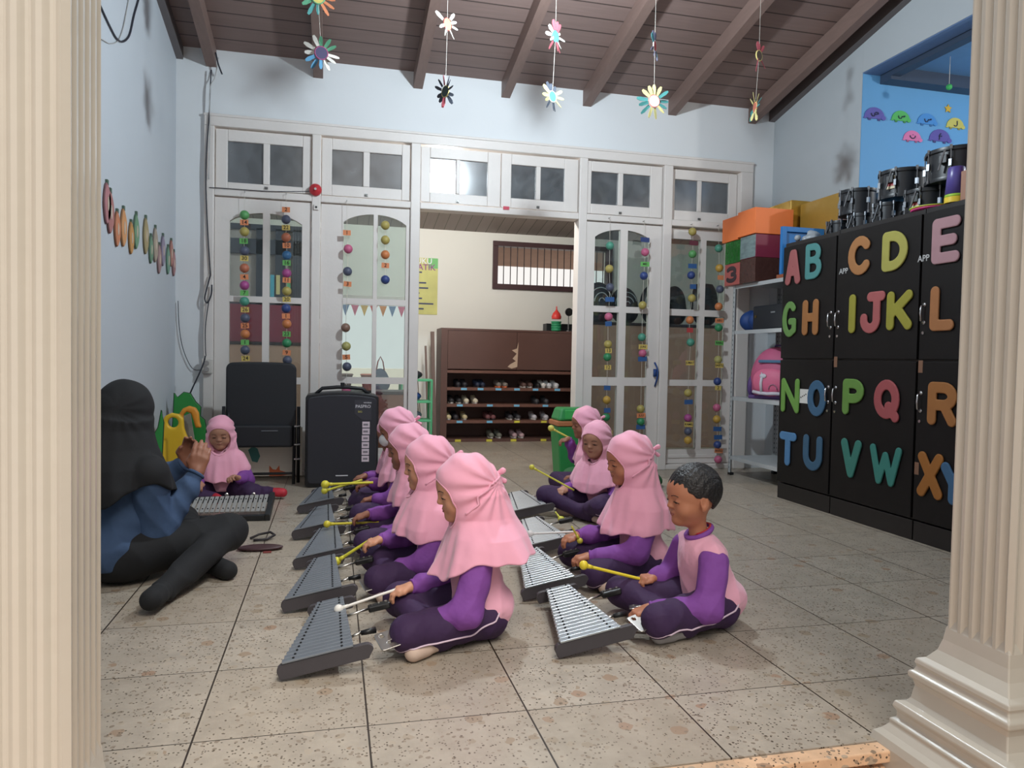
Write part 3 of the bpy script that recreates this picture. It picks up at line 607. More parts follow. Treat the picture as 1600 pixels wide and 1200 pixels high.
def strokes(c):
    def arc(cx, cy, rx, ry, a0, a1, n=9): return [(cx+rx*math.cos(math.radians(a0+(a1-a0)*i/n)), cy+ry*math.sin(math.radians(a0+(a1-a0)*i/n))) for i in range(n+1)]
    D = {'A': [[(0, 0), (.42, 1), (.58, 1), (1, 0)], [(.2, .32), (.8, .32)]], 'B': [[(0, 0), (0, 1), (.5, 1)]+arc(.5, .77, .42, .23, 90, -90)+[(.1, .54)], [(.5, .54)]+arc(.5, .27, .5, .27, 90, -90)+[(0, 0)]],
         'C': [arc(.52, .5, .52, .5, 42, 318, 16)], 'D': [[(0, 0), (0, 1), (.3, 1)]+arc(.3, .5, .7, .5, 90, -90, 14)+[(0, 0)]], 'E': [[(1, 1), (0, 1), (0, 0), (1, 0)], [(0, .5), (.85, .5)]],
         'G': [arc(.52, .5, .52, .5, 48, 300, 15)+[(.95, .12), (.95, .42), (.6, .42)]], 'H': [[(0, 0), (0, 1)], [(1, 0), (1, 1)], [(0, .5), (1, .5)]], 'I': [[(.5, 0), (.5, 1)]],
         'J': [[(.4, 1), (1, 1)], [(.75, 1), (.75, .3)]+arc(.4, .28, .36, .28, 0, -190, 10)], 'K': [[(0, 0), (0, 1)], [(1, 1), (.1, .42)], [(.35, .58), (1, 0)]], 'L': [[(0, 1), (0, 0), (1, 0)]],
         'N': [[(0, 0), (0, 1), (1, 0), (1, 1)]], 'O': [arc(.5, .5, .5, .5, 0, 360, 22)], 'P': [[(0, 0), (0, 1), (.5, 1)]+arc(.5, .72, .5, .28, 90, -90)+[(0, .44)]],
         'Q': [arc(.5, .53, .5, .47, 0, 360, 22), [(.62, .3), (1, -.02)]], 'R': [[(0, 0), (0, 1), (.55, 1)]+arc(.55, .73, .45, .27, 90, -90)+[(0, .46)], [(.6, .46), (1, 0)]],
         'T': [[(0, 1), (1, 1)], [(.5, 1), (.5, 0)]], 'U': [[(0, 1), (0, .4)]+arc(.5, .4, .5, .4, 180, 360, 12)+[(1, 1)]], 'V': [[(0, 1), (.5, 0), (1, 1)]], 'W': [[(0, 1), (.26, 0), (.5, .8), (.74, 0), (1, 1)]],
         'X': [[(0, 0), (1, 1)], [(0, 1), (1, 0)]], 'Y': [[(0, 1), (.5, .5), (1, 1)], [(.5, .5), (.5, 0)]], '3': [arc(.45, .74, .5, .26, 150, -80, 10)+arc(.45, .26, .55, .26, 80, -150, 10)]}
    return D[c]
def letter_mesh(c, W, H, th, t, h=.004):
    r = th/2; S = SDF((-r-.012, -r-.012, -.008), (W+r+.012, H+r+.012, t+.008), h); w_, h_ = W-th, H-th
    for st in strokes(c):
        pts = [(r+x*w_, r+y*h_, t/2) for x, y in st]
        for a, b in zip(pts[:-1], pts[1:]): S.cap(a, b, r, k=0)
    S.fn(lambda X, Y, Z: np.abs(Z-t/2)-t/2+0*X+0*Y, k=.003); return S.mesh('letter')
LET = {'A': (1229, 1252, 390, 445, (206, 110, 110)), 'B': (1260, 1285, 380, 436, (88, 172, 170)), 'G': (1224, 1246, 471, 527, (128, 184, 90)), 'H': (1255, 1280, 468, 524, (206, 132, 66)),
       'C': (1327, 1363, 369, 430, (212, 140, 76)), 'D': (1380, 1420, 360, 423, (208, 200, 88)), 'E': (1458, 1502, 339, 411, (212, 158, 166)), 'I': (1325, 1341, 460, 521, (190, 182, 52)), 'J': (1345, 1384, 456, 521, (214, 106, 106)),
       'K': (1387, 1427, 454, 516, (190, 182, 52)), 'L': (1455, 1493, 446, 517, (206, 130, 70)), 'N': (1222, 1250, 591, 645, (126, 190, 74)), 'O': (1263, 1292, 594, 651, (62, 116, 160)), 'P': (1318, 1351, 592, 649, (124, 180, 72)),
       'Q': (1367, 1407, 593, 658, (206, 92, 96)), 'R': (1451, 1497, 597, 666, (200, 124, 54)), 'T': (1219, 1245, 675, 728, (84, 152, 214)), 'U': (1256, 1286, 680, 736, (58, 110, 148)), 'V': (1315, 1347, 686, 747, (58, 150, 134)),
       'W': (1360, 1410, 696, 759, (58, 156, 142)), 'X': (1435, 1475, 707, 779, (200, 120, 36)), 'Y': (1471, 1512, 724, 790, (66, 120, 168))}
CN = {'A': 'pink', 'B': 'teal', 'G': 'light green', 'H': 'orange', 'C': 'orange', 'D': 'yellow', 'E': 'pale pink', 'I': 'mustard yellow', 'J': 'coral', 'K': 'mustard yellow', 'L': 'orange', 'N': 'bright green', 'O': 'blue', 'P': 'green', 'Q': 'red', 'R': 'orange brown', 'T': 'sky blue', 'U': 'slate blue', 'V': 'green teal', 'W': 'teal', 'X': 'orange', 'Y': 'blue'}
for c, (xa, xb, ya, yb, col) in LET.items():
    xm, ym = (xa+xb)/2, (ya+yb)/2; L_ = atX(xa, ym, XF-.001); R2_ = atX(xb, ym, XF-.001); T_ = atX(xm, ya, XF-.001); B_ = atX(xm, yb, XF-.001); W = L_.y-R2_.y; H = T_.z-B_.z
    me = letter_mesh(c, W, H, .062 if c not in 'WNBG' else .05, .012)
    me.transform(frame((0, 0, 0), (0, -1, 0), (0, 0, 1), (-1, 0, 0)))
    o = link('foam_letter', me, mat('foam_'+c, tuple((sum(col)/3*.10+v*.90)*.76 for v in col), .75, var=.10, scale=16), smooth=False); o.location = (XF-.001, L_.y, B_.z)
    tag(o, '%s foam letter %s stuck on the dark cabinet doors' % (CN[c], c), 'letter', 'foam alphabet letters on the dark cabinets')
# small stickers on the cabinets
p = atX(1256, 619, XF-.001); o = obj('paper_sticker', MB().box((-.0015, -.055, -.05), (0, .055, .05)), mat('white_paper', (200, 200, 196), .7), loc=p); tag(o, 'small white paper with black marks between letters N and O', 'sticker')
for k in range(4): obj('printed_mark', MB().cyl((-.002, .03-k*.018, -.01+k*.008), (-.0016, .03-k*.018, -.01+k*.008), .006, n=10), INK, o)
for x, y, nm in ((1318, 424, 'left of letter C'), (1443, 404, 'left of letter E')):
    p = atX(x, y, XF-.001); o = text('sticker_word', 'APP', .05, frame((0, 0, 0), (0, -1, 0), (0, 0, 1), (-1, 0, 0)), mat('pale_marker', (176, 176, 176), .7), None); o.location = p; tag(o, 'faint white APP lettering %s on the cabinet' % nm, 'lettering')
# ================================================================== white slotted-angle shelf
SH = mat('white_enamelled_steel', (176, 180, 182), .45, var=.04)
sx0, sx1, sy0, sy1 = 3.455, 3.93, 5.0, 5.95
r = thing('metal_shelf', 'white slotted steel shelving unit between the glass doors and the cabinets', 'shelf', ((sx0+sx1)/2, (sy0+sy1)/2, 0)); ox, oy = (sx0+sx1)/2, (sy0+sy1)/2
for px_, dx in ((sx0, 1), (sx1, -1)):
    for py_, dy in ((sy0, 1), (sy1, -1)):
        m_ = MB().box((px_-ox, py_-oy, .02), (px_-ox+dx*.035, py_-oy+dy*.003, 1.684)).box((px_-ox, py_-oy, .02), (px_-ox+dx*.003, py_-oy+dy*.035, 1.684))
        q = obj('corner_post', m_, SH, r); dk = MB()
        for i in range(38):
            z = .06+i*.042; dk.box((px_-ox-dx*.0006, py_-oy+dy*.014, z), (px_-ox+dx*.0036, py_-oy+dy*.021, z+.016))
            dk.box((px_-ox+dx*.014, py_-oy-dy*.0006, z), (px_-ox+dx*.021, py_-oy+dy*.0036, z+.016))
        obj('slot_row', dk, mat('slot_dark', (70, 72, 74), .8), q)
        obj('foot_cap', MB().box((px_-ox-dx*.002, py_-oy-dy*.002, 0), (px_-ox+dx*.037, py_-oy+dy*.037, .022)), BLK, r)
for z in (.17, .70, 1.285, 1.685):
    obj('shelf_board', MB().box((sx0+.004-ox, sy0+.004-oy, z-.004), (sx1-.004-ox, sy1-.004-oy, z)).box((sx0+.0035-ox, sy0+.036-oy, z-.032), (sx0+.0055-ox, sy1-.036-oy, z)).box((sx0+.036-ox, sy0+.0035-oy, z-.032), (sx1-.036-ox, sy0+.0055-oy, z)), SH, r, bevel=.001)
# ---- boxes on its top
def bx(name, label, cat, a, b, m, group=None, bevel=.003, **k):
    c = ((a[0]+b[0])/2, (a[1]+b[1])/2, min(a[2], b[2])); o = obj(name, MB().box((a[0]-c[0], a[1]-c[1], 0), (b[0]-c[0], b[1]-c[1], abs(b[2]-a[2]))), m, bevel=bevel); o.location = c; return tag(o, label, cat, group)
GB = 'paper wrapped boxes on top of the white shelf'
foilg = mat('green_foil', (40, 120, 48), .2, .55, var=.35, scale=22, bump=.7, bscale=26); ORG = mat('orange_box_paper', (240, 126, 66), .55, var=.04)
bx('gift_box', 'red box marked with a dark 3, bottom left of the stack on the shelf', 'box', (3.42, 5.80, 1.686), (3.68, 6.045, 1.876), mat('red_foil_box', (176, 88, 82), .4, var=.1), GB)
bx('gift_box', 'green foil wrapped box in the middle of the left stack', 'box', (3.42, 5.80, 1.878), (3.68, 6.045, 2.073), foilg, GB)
bx('gift_box', 'orange box topping the stack nearest the glass doors', 'box', (3.41, 5.82, 2.075), (3.70, 6.09, 2.285), ORG, GB)
bx('gift_box', 'brown shiny wrapped box at the bottom of the right stack', 'box', (3.42, 5.55, 1.686), (3.665, 5.792, 1.888), mat('brown_foil', (86, 56, 50), .25, .3, var=.3, scale=25, bump=.5, bscale=30), GB)
o = bx('gift_box', 'magenta box with a silver picture side, middle of the right stack', 'box', (3.42, 5.55, 1.89), (3.665, 5.792, 2.083), mat('magenta_box', (128, 42, 66), .5, var=.05), GB)
obj('picture_side', MB().box((-.1245, -.118, .004), (-.1228, .118, .189)), mat('silver_picture', (128, 148, 150), .3, .3, var=.6, scale=14, stretch=(1, 1, 3)), o)
o = bx('gift_box', 'bright orange box on top of the right stack', 'box', (3.40, 5.54, 2.085), (3.76, 5.815, 2.30), ORG, GB)
bx('gift_box', 'gold foil box behind the orange boxes against the wall', 'box', (3.79, 5.62, 2.02), (4.02, 6.02, 2.40), mat('gold_foil', (190, 148, 60), .25, .5, var=.3, scale=18, bump=.5, bscale=20), GB)
bx('gift_box', 'large gold box standing behind the blue wooden board', 'box', (3.865, 5.10, 1.98), (4.03, 5.60, 2.36), mat('gold_box', (168, 132, 56), .45, .2, var=.1), GB)
bx('storage_box', 'plain box under the gold boxes on the shelf top', 'box', (3.77, 5.56, 1.686), (4.02, 6.0, 2.018), mat('dull_brown_card', (110, 74, 62), .7), GB)
bx('storage_box', 'plain card box under the large gold box', 'box', (3.86, 5.08, 1.686), (4.02, 5.545, 1.978), mat('dull_brown_card2', (104, 78, 64), .7), GB)
me = letter_mesh('3', .17, .15, .04, .004, .003); me.transform(frame((0, 0, 0), (0, -1, 0), (0, 0, 1), (-1, 0, 0))); o3 = link('numeral', me, mat('dark_foam', (64, 50, 54), .7), bpy.data.objects['gift_box']); o3.location = (-.131, .085, .02)
# blue board with little wooden cart
r = thing('wooden_board', 'blue recessed wooden board with a dark toy cart in front', 'board', (3.66, 5.27, 1.686)); BLB = mat('blue_board', (36, 118, 186), .5, var=.05)
obj('board_panel', MB().box((-.19, .0, .03), (.19, .012, .41)).box((-.19, -.02, .03), (-.15, 0, .41)).box((.15, -.02, .03), (.19, 0, .41)).box((-.15, -.02, .37), (.15, 0, .41)), BLB, r, bevel=.002)
obj('board_base', MB().box((-.19, -.06, 0), (.19, .05, .03)), mat('red_brown_wood', (150, 80, 50), .5), r, bevel=.003)
obj('toy_roof', MB().box((-.06, -.05, .27), (.16, -.005, .30)), mat('dark_red_wood', (96, 52, 50), .5), r, bevel=.003)
obj('toy_cart', MB().box((-.10, -.045, .09), (.1, -.022, .12)).cyl((-.02, -.05, .10), (-.02, -.02, .10), .03).cyl((.08, -.05, .24), (.08, -.02, .24), .035).box((.06, -.04, .12), (.075, -.03, .27)), mat('black_painted_wood', (30, 34, 44), .4), r, bevel=.002)
r = thing('pin_board', 'pale brown wooden panel standing behind the first cabinet', 'frame', (3.86, 4.86, 1.891)); FB = mat('rosy_brown_wood', (142, 112, 104), .6, var=.06)
obj('frame_panel', MB().box((-.17, 0, 0), (.17, .02, .23)), FB, r); obj('frame_border', MB().box((-.17, -.008, 0), (-.12, 0, .23)).box((.12, -.008, 0), (.17, 0, .23)).box((-.12, -.008, .18), (.12, 0, .23)), FB, r, bevel=.002)
# fluffy wrap
S = SDF((-.16, -.10, -.02), (.18, .10, .13), .006)
for i in range(16): S.ell((random.uniform(-.11, .13), random.uniform(-.05, .05), random.uniform(.02, .05)), random.uniform(.02, .038), k=.012)
S.ell((-.02, 0, .075), .02, k=.02); S.fn(lambda X, Y, Z: -Z+0*X+0*Y, k=0)
o = sobj('plastic_wrap', S, mat('grey_white_plastic', (150, 156, 162), .35, var=.2, scale=20)); o.location = (3.42, 4.80, 1.891); tag(o, 'crumpled grey-white plastic wrap on the first cabinet top', 'wrap')
# ---- shelf goods
def lat(name, label, cat, prof, m, loc, group=None, M=None, n=28):
    o = obj(name, MB().lathe(prof, n=n, M=M), m, smooth=True); smooth_by_angle(o, .7); o.location = loc; return tag(o, label, cat, group)
BC = mat('blue_fabric', (24, 60, 120), .6, var=.1)
for i, (y, lb) in enumerate(((5.90, 'dark blue round cap on the second shelf, nearest the glass doors'), (5.76, 'dark blue round cap on the second shelf, against the black case'))):
    S = SDF((-.13, -.13, -.01), (.13, .13, .20), .006); S.ell((0, 0, .085), (.105, .095, .09), k=0); S.ell((0, 0, .17), (.02, .02, .01), k=.02); S.fn(lambda X, Y, Z: -Z+0*X+0*Y)
    o = sobj('cap', S, BC); o.location = (3.60, y-.02, 1.286); tag(o, lb, 'cap'); o.scale = (1, .78, 1.0)
    obj('cap_seam', MB().tube([(.1*math.cos(a)*1.0, 0, .085+.088*math.sin(a)) for a in [PI*i_/16 for i_ in range(17)]], .003, 5), mat('pale_blue_seam', (90, 120, 170), .6), o)
r = thing('black_case', 'black rectangular case with a small badge on the second shelf', 'case', (3.66, 5.38, 1.286)); obj('case_body', MB().box((-.17, -.30, 0), (.19, .30, .20)), mat('black_case', (18, 24, 34), .4), r, bevel=.012); obj('badge', MB().box((-.172, -.03, .13), (-.170, .03, .142)), mat('badge_grey', (120, 124, 128), .4), r); obj('case_knob', MB().cyl((-.165, .25, .11), (-.176, .25, .11), .012), mat('brass', (120, 100, 60), .4, .8), r)
for i, z in enumerate((1.488, 1.548)):
    S = SDF((-.14, -.2, -.01), (.14, .2, .06), .007); S.ell((0, 0, .02), (.12, .17, .024), k=0); S.disp(lambda X, Y, Z: .004*np.sin(60*Y+30*X)); o = sobj('folded_cloth', S, mat('grey_blue_cloth', (96, 100, 122), .9, var=.2, bump=.3)); o.location = (3.70, 5.22+i*.02, z); tag(o, '%s grey-blue folded cloth on the black case' % ('lower' if i == 0 else 'upper'), 'cloth')
# pink school backpack
r = thing('backpack', 'pink school backpack with a cartoon giraffe pocket on the third shelf', 'backpack', (3.66, 5.57, .701), .6); PK = mat('pink_nylon', (196, 96, 132), .6, var=.08); PU = mat('purple_nylon', (88, 62, 120), .6)
S = SDF((-.2, -.26, -.02), (.2, .26, .46), .008); S.ell((0, 0, .17), (.13, .21, .2), k=0); S.ell((0, 0, .24), (.12, .19, .2), k=.05); S.ell((0, 0, .07), (.12, .20, .09), k=.04); S.fn(lambda X, Y, Z: -Z+0*X+0*Y, k=.01); obj_b = sobj('bag_body', S, PK, r)
S = SDF((-.22, -.22, 0), (-.02, .22, .30), .007); S.ell((-.10, 0, .145), (.07, .165, .125), k=0); S.fn(lambda X, Y, Z: np.abs(Y)-.16+0*X+0*Z, k=.03); pk = sobj('front_pocket', S, mat('bright_pink_nylon', (222, 112, 146), .55), r)
obj('zip_pocket', MB().box((-.137, -.10, .305), (-.118, .10, .33)), mat('teal_zip', (76, 118, 150), .5), r, bevel=.006)
obj('pocket_snow', MB().tube([(-.155, -.13, .05), (-.169, -.06, .052), (-.172, 0, .048), (-.169, .06, .05), (-.155, .13, .06)], .014, 8), mat('white_print', (214, 210, 220), .6), pk, smooth=True)
obj('animal_print', MB().tube([(-.172, .05, .06), (-.174, .055, .13), (-.172, .05, .18)], .012, 8).ball((-.170, .04, .195), (.008, .03, .02)).tube([(-.168, .05, .2), (-.166, .055, .225)], .005, 6), mat('white_print', (214, 210, 220), .6), pk, smooth=True)
obj('rainbow_print', MB().tube([(-.168, -.045+.035*math.cos(a), .085+.04*math.sin(a)) for a in [PI*i/10 for i in range(11)]], .005, 6), mat('grey_pink_print', (160, 110, 130), .6), pk, smooth=True)
obj('side_pocket', MB().ball((-.0, .205, .10), (.07, .035, .10)), PU, r, smooth=True); obj('side_pocket', MB().ball((-.0, -.205, .12), (.08, .035, .12)), PU, r, smooth=True)
obj('bag_base', MB().box((-.12, -.19, 0), (.12, .19, .03)), PU, r, bevel=.01)
obj('grab_handle', MB().tube([(.05, .04, .42), (.05, .03, .455), (.05, -.03, .455), (.05, -.04, .42)], .008, 8), PU, r, smooth=True)
o = obj('toy_ball', MB().ball((0, 0, 0), .055, 20, 14), mat('red_ball', (196, 54, 48), .4), smooth=True); o.location = (3.53, 5.16, .756); tag(o, 'red ball with a teal band beside the pink backpack', 'ball')
obj('ball_band', MB().lathe([(.054, .008), (.0562, .012), (.0545, .022), (.050, .030)]), mat('teal_band', (60, 130, 140), .4), o, smooth=True)
r = thing('small_backpack', 'small pink and teal backpack leaning on the lowest shelf', 'backpack', (3.57, 5.15, .171))
S = SDF((-.14, -.14, -.01), (.14, .14, .36), .008); S.ell((0, .02, .14), (.09, .08, .14), k=0); S.ell((0, .02, .22), (.07, .07, .1), k=.03); S.fn(lambda X, Y, Z: -Z+0*X+0*Y, k=.01); sobj('bag_body', S, mat('rose_nylon', (190, 92, 124), .6), r)
obj('teal_panel', MB().box((-.06, -.095, .01), (.07, -.06, .30)), mat('teal_nylon', (40, 118, 140), .6), r, bevel=.02, seg=3)
obj('face_charm', MB().ball((-.09, .03, .17), (.012, .025, .022)), mat('yellow_charm', (214, 164, 48), .5), r, smooth=True); obj('white_bow', MB().ball((-.07, .045, .25), (.02, .035, .015)), mat('white_print', (214, 210, 220), .6), r, smooth=True)
obj('hanging_strap', MB().tube([(-.10, -.06, .10), (-.125, -.062, .02), (-.13, -.062, -.08), (-.128, -.064, -.165)], .012, 8), mat('rose_nylon', (190, 92, 124), .6), r, smooth=True)
# ================================================================== marching drums on the cabinets
CHD = mat('dull_chrome', (120, 122, 126), .35, 1.0); DR = mat('black_drum_shell', (20, 23, 29), .38, var=.05); DH = mat('black_drum_head', (38, 42, 50), .5)
def drum(label, x, y, z, R, H, badge=False, n=8):
    r = thing('marching_drum', label, 'drum', (x, y, z), random.uniform(0, .5), 'black marching drums on top of the cabinets')
    o = obj('shell', MB().lathe([(R*.96, .01), (R*.96, H-.01)], n=40), DR, r, smooth=True); smooth_by_angle(o, .7)
    for z0, z1 in ((0, .022), (H-.022, H)): o = obj('hoop', MB().lathe([(R*.955, z0), (R*1.02, z0), (R*1.03, (z0+z1)/2), (R*1.02, z1), (R*.985, z1)], n=40), DR, r, smooth=True); smooth_by_angle(o, .7)
    obj('drum_head', MB().cyl((0, 0, H-.012), (0, 0, H-.008), R*.97, n=40), DH, r)
    for i in range(n):
        a = 2*PI*i/n+.2; c, s_ = math.cos(a), math.sin(a); Rr = R*1.04
        obj('tension_rod', MB().cyl((Rr*c, Rr*s_, .012), (Rr*c, Rr*s_, H-.004), .0035, n=8).cyl((Rr*c, Rr*s_, .0), (Rr*c, Rr*s_, .018), .008, n=8).cyl((Rr*c, Rr*s_, H-.018), (Rr*c, Rr*s_, H+.006), .008, n=8).box((Rr*c-.008, Rr*s_-.008, H*.4), (Rr*c+.008, Rr*s_+.008, H*.6)), CHD, r)
    cb = obj('carrier_bracket', MB().box((-R*1.12, -.022, H*.5), (-R*.97, .022, H*.75)), BLK, r, bevel=.003); obj('bracket_lever', MB().cyl((-R*1.14, .02, H*.3), (-R*1.1, -.01, H*.9), .006, n=8), CHD, cb)
    if badge:
        b = obj('badge', MB().box((-R*1.0, -.03, H*.3), (-R*.965, .03, H*.75)), mat('cream_badge', (200, 190, 160), .5), r, bevel=.008)
        obj('badge_band', MB().box((-R*1.003, -.028, H*.4), (-R*.99, .028, H*.55)), mat('red_badge', (150, 40, 40), .5), b)
    return r
zt = 1.896
lo_ = [(1310, 355, .085, .12, 'smallest black drum, at the far end of the cabinet tops'), (1345, 345, .085, .13, 'second small black drum from the far end, lower row'), (1375, 335, .095, .15, 'black drum with chrome clamps in the middle of the lower row'), (1432, 320, .13, .165, 'black drum with a cream badge behind the coloured disc'), (1487, 305, .12, .17, 'black drum with a badge behind the purple cup')]
ys = [4.60, 4.38, 4.12, 3.80, 3.47]
for (x, y, R, H, lb), Yd in zip(lo_, ys):
    drum(lb, 3.50, Yd, zt+.001 if Yd > 4.28 else zt+.002, R, H, badge=Yd < 3.9)
drum('smallest of the three upper black drums, nearest the glass doors', 3.52, 4.44, zt+.135, .125, .17)
drum('middle one of the three upper black drums, wide and shiny', 3.56, 4.07, zt+.17, .15, .18, True)
drum('largest upper black drum with chrome fittings near the pillar', 3.56, 3.64, zt+.175, .175, .19)
o = obj('wood_block', MB().box((-.03, -.05, 0), (.03, .05, .03)), mat('block_wood', (120, 76, 52), .6), bevel=.004); o.location = (3.52, 4.72, 1.891); tag(o, 'small brown wooden block behind the smallest drum', 'block')
for i, (c, dz) in enumerate((('magenta', 0), ('lime', .012))):
    o = obj('plastic_disc', MB().lathe([(.10, 0), (.125, .004), (.13, .009), (.12, .011), (.0, .011)], n=40), mat('disc_'+c, (224, 70, 150) if i == 0 else (178, 206, 72), .4), smooth=True); o.location = (3.37, 3.60+i*.01, zt+dz+.001); tag(o, '%s plastic disc %s on the cabinet top edge' % (c, 'lying under the lime one' if i == 0 else 'lying on the magenta one'), 'disc')
o = lat('plastic_cup', 'purple plastic cup with yellow and green foot on the cabinet top', 'cup', [(.055, 0), (.055, .03)], mat('yellow_plastic', (220, 190, 50), .4), (3.305, 3.395, zt+.002))
obj('green_band', MB().lathe([(.0545, .03), (.053, .045)]), mat('lime_plastic', (150, 190, 60), .4), o, smooth=True); obj('cup_body', MB().lathe([(.053, .045), (.042, .19), (.038, .195)]), mat('purple_plastic', (80, 70, 140), .35), o, smooth=True)
o = lat('tambourine_tub', 'red plastic tub stacked beside the pillar on the cabinets', 'tub', [(.06, 0), (.10, .20), (.112, .21), (.112, .235), (.10, .235)], mat('red_tub', (190, 60, 56), .45), (3.38, 3.22, zt+.161)); bx('storage_box', 'box under the red tub on the cabinet top', 'box', (3.28, 3.10, zt+.002), (3.52, 3.34, zt+.16), mat('tan_box', (150, 110, 90), .6))
# ================================================================== turtles and stars of the blue room
def turtle(label, x, y, wpx, col, letter, Yp=5.098):
    p = atY(x, y, Yp); s = wpx*Yp/1154*.44*1.45
    r = thing('paper_turtle', label, 'cutout', (p.x, Yp, p.z), 0, 'paper turtles with letters on the blue wall'); M = FY(0, 0, 0)
    m = mat('turtle_%d%d%d' % col, col, .7, var=.06); pts = [(s*math.cos(a), s*.85*math.sin(a)*(1 if math.sin(a) > 0 else .12)-s*.2) for a in [2*PI*i/24 for i in range(24)]]
    obj('shell', MB().prism(pts, M, .006), m, r); obj('turtle_head', MB().prism([(s*.9+s*.22*math.cos(a), -s*.2+s*.18*math.sin(a)) for a in [2*PI*i/12 for i in range(12)]], M, .008), m, r)
    for q in (-.5, .45): obj('foot', MB().prism([(s*(q-.12), -s*.45), (s*(q+.12), -s*.45), (s*(q+.14), -s*.2), (s*(q-.14), -s*.2)], M, .005), mat('turtle_foot_%d%d%d' % col, tuple(v*.75 for v in col), .7), r)
    obj('tail', MB().prism([(-s*1.15, -s*.3), (-s*.8, -s*.35), (-s*.8, -s*.1)], M, .005), m, r)
    k = MB()
    for st in letter: k.tube([(a*s, -.009, b*s) for a, b in st], s*.045, 6)
    obj('letter', k, mat('letter_ink', (36, 44, 70), .7), r)
sin_ = [[(.42, .18), (.36, .08), (.28, .16), (.2, .06), (.1, .1), (0, -.1), (-.18, -.12), (-.3, .02), (-.3, .14)]]
bowl = [[(-.3, .16), (-.26, 0), (-.1, -.1), (.1, -.1), (.26, 0), (.3, .16)], [(0, .22), (.01, .25)]]
sad = [[(-.05, .1), (.1, .22), (.3, .22), (.34, .1), (.1, .04), (-.02, .04), (-.06, -.1), (-.24, -.12), (-.36, .02), (-.36, .12)]]
lam = [[(.15, .35), (.18, 0), (.1, -.14), (-.08, -.16), (-.2, -.08)]]; fa_ = [[(-.1, -.2), (-.06, .2), (.05, .3)], [(-.14, .08), (.14, .1)]]
turtle('purple paper turtle at the left end of the upper row on the blue wall', 1366, 180, 33, (96, 92, 168), sad)
turtle('green paper turtle on the blue wall, beside the purple one', 1407, 184, 30, (84, 180, 96), sin_)
turtle('blue paper turtle on the blue wall, in the upper row', 1448, 189, 32, (70, 140, 206), sin_)
turtle('yellow paper turtle on the blue wall beside the pillar', 1492, 195, 30, (196, 190, 98), lam)
turtle('pink paper turtle in the lower row on the blue wall', 1425, 215, 30, (214, 120, 170), bowl)
turtle('violet paper turtle in the lower row, overlapping the yellow one', 1468, 215, 36, (92, 84, 160), fa_)
def star2(R, r_): return [(q*math.sin(PI*i/5), q*math.cos(PI*i/5)) for i in range(10) for q in [R if i % 2 == 0 else r_]][::-1]
p = atY(1481, 170, 5.097); o = obj('paper_star', MB().prism(star2(.036, .018), FY(0, 0, 0), .006), mat('yellow_star', (206, 170, 60), .7), loc=p); tag(o, 'yellow paper star on the blue wall above the turtles', 'star')
r = thing('hanging_star', 'green paper ball hanging on a thread in the blue room', 'ornament', (4.95, 4.7, 3.3)); q = atY(1483, 136, 4.7); r.location = (q.x, 4.7, 3.33); obj('thread', MB().cyl((0, 0, 0), (0, 0, q.z-3.33), .002, n=6), STRING, r); obj('paper_ball', MB().ball((0, 0, q.z-3.33), .022), mat('green_paper', (60, 170, 90), .7), r, smooth=True)
# ================================================================== wall fittings, cables
o = obj('fire_bell', MB().lathe([(.0, 0), (.048, 0), (.05, .012), (.04, .03), (.014, .036), (.012, .046), (0, .048)], n=28, M=Matrix.Rotation(PI/2, 4, 'X')), mat('red_bell', (190, 52, 60), .35), smooth=True); p = atY(493, 297, 6.262); o.location = p; tag(o, 'red round alarm bell on the white door frame', 'bell')
obj('bell_centre', MB().cyl((0, -.046, 0), (0, -.052, 0), .010), CHR, o)
o = obj('white_switch', MB().box((-.02, -.012, -.022), (.02, 0, .022)), WHITE_PAINT, bevel=.003); o.location = atY(494, 324, 6.262); tag(o, 'small white switch with a black centre under the red bell', 'switch'); obj('button', MB().box((-.008, -.016, -.008), (.008, -.011, .008)), BLK, o)
WIRE = mat('dark_cable', (44, 46, 56), .5); WIREW = mat('pale_cable', (176, 174, 172), .5)
def cable(name, label, px, Yp, r, m, plane='Y'):
    pts = [(atY(x, y, Yp) if plane == 'Y' else atX(x, y, Yp)) for x, y in px]
    out = []
    for i in range(len(pts)-1):      # gentle curve through the points
        p0, p1, p2, p3 = pts[max(i-1, 0)], pts[i], pts[i+1], pts[min(i+2, len(pts)-1)]
        for k in range(6):
            t = k/6; out.append(0.5*((2*p1)+(-p0+p2)*t+(2*p0-5*p1+4*p2-p3)*t*t+(-p0+3*p1-3*p2+p3)*t**3))
    out.append(pts[-1]); c = out[0].copy(); o = obj(name, MB().tube([q-c for q in out], r, 6), m, smooth=True); o.location = c; return tag(o, label, 'cable')
cable('cable', 'dark cable looping down high on the left wall', [(140, -30), (158, 12), (172, 42), (182, 60), (192, 65), (202, 55), (209, 25), (216, 0), (222, -25)], XL+.006, .006, WIRE, 'X')
cable('cable', 'thin pale cable looping beside the dark one on the left wall', [(140, 50), (160, 62), (172, 68), (184, 64), (192, 45), (200, 5), (204, -20)], XL+.005, .003, WIREW, 'X')
cable('cable', 'dark cable running down the left post of the door frame', [(330, 109), (328, 150), (327, 178), (322, 250), (322, 300), (325, 370), (329, 430)], 6.252, .005, WIRE)
cable('cable', 'pale cable from the rafter down to the door frame', [(341, 90), (336, 120), (328, 140), (328, 200), (326, 280)], 6.244, .004, WIREW)
cable('cable', 'short black cable end sticking out beside the first rafter', [(337, 82), (341, 100), (347, 116)], 6.22, .006, WIRE)
cable('cable', 'dark coiled plug lead hanging on the frame above the outlet', [(329, 430), (326, 440), (320, 465), (324, 473), (330, 460), (331, 445)], 6.238, .006, WIRE)
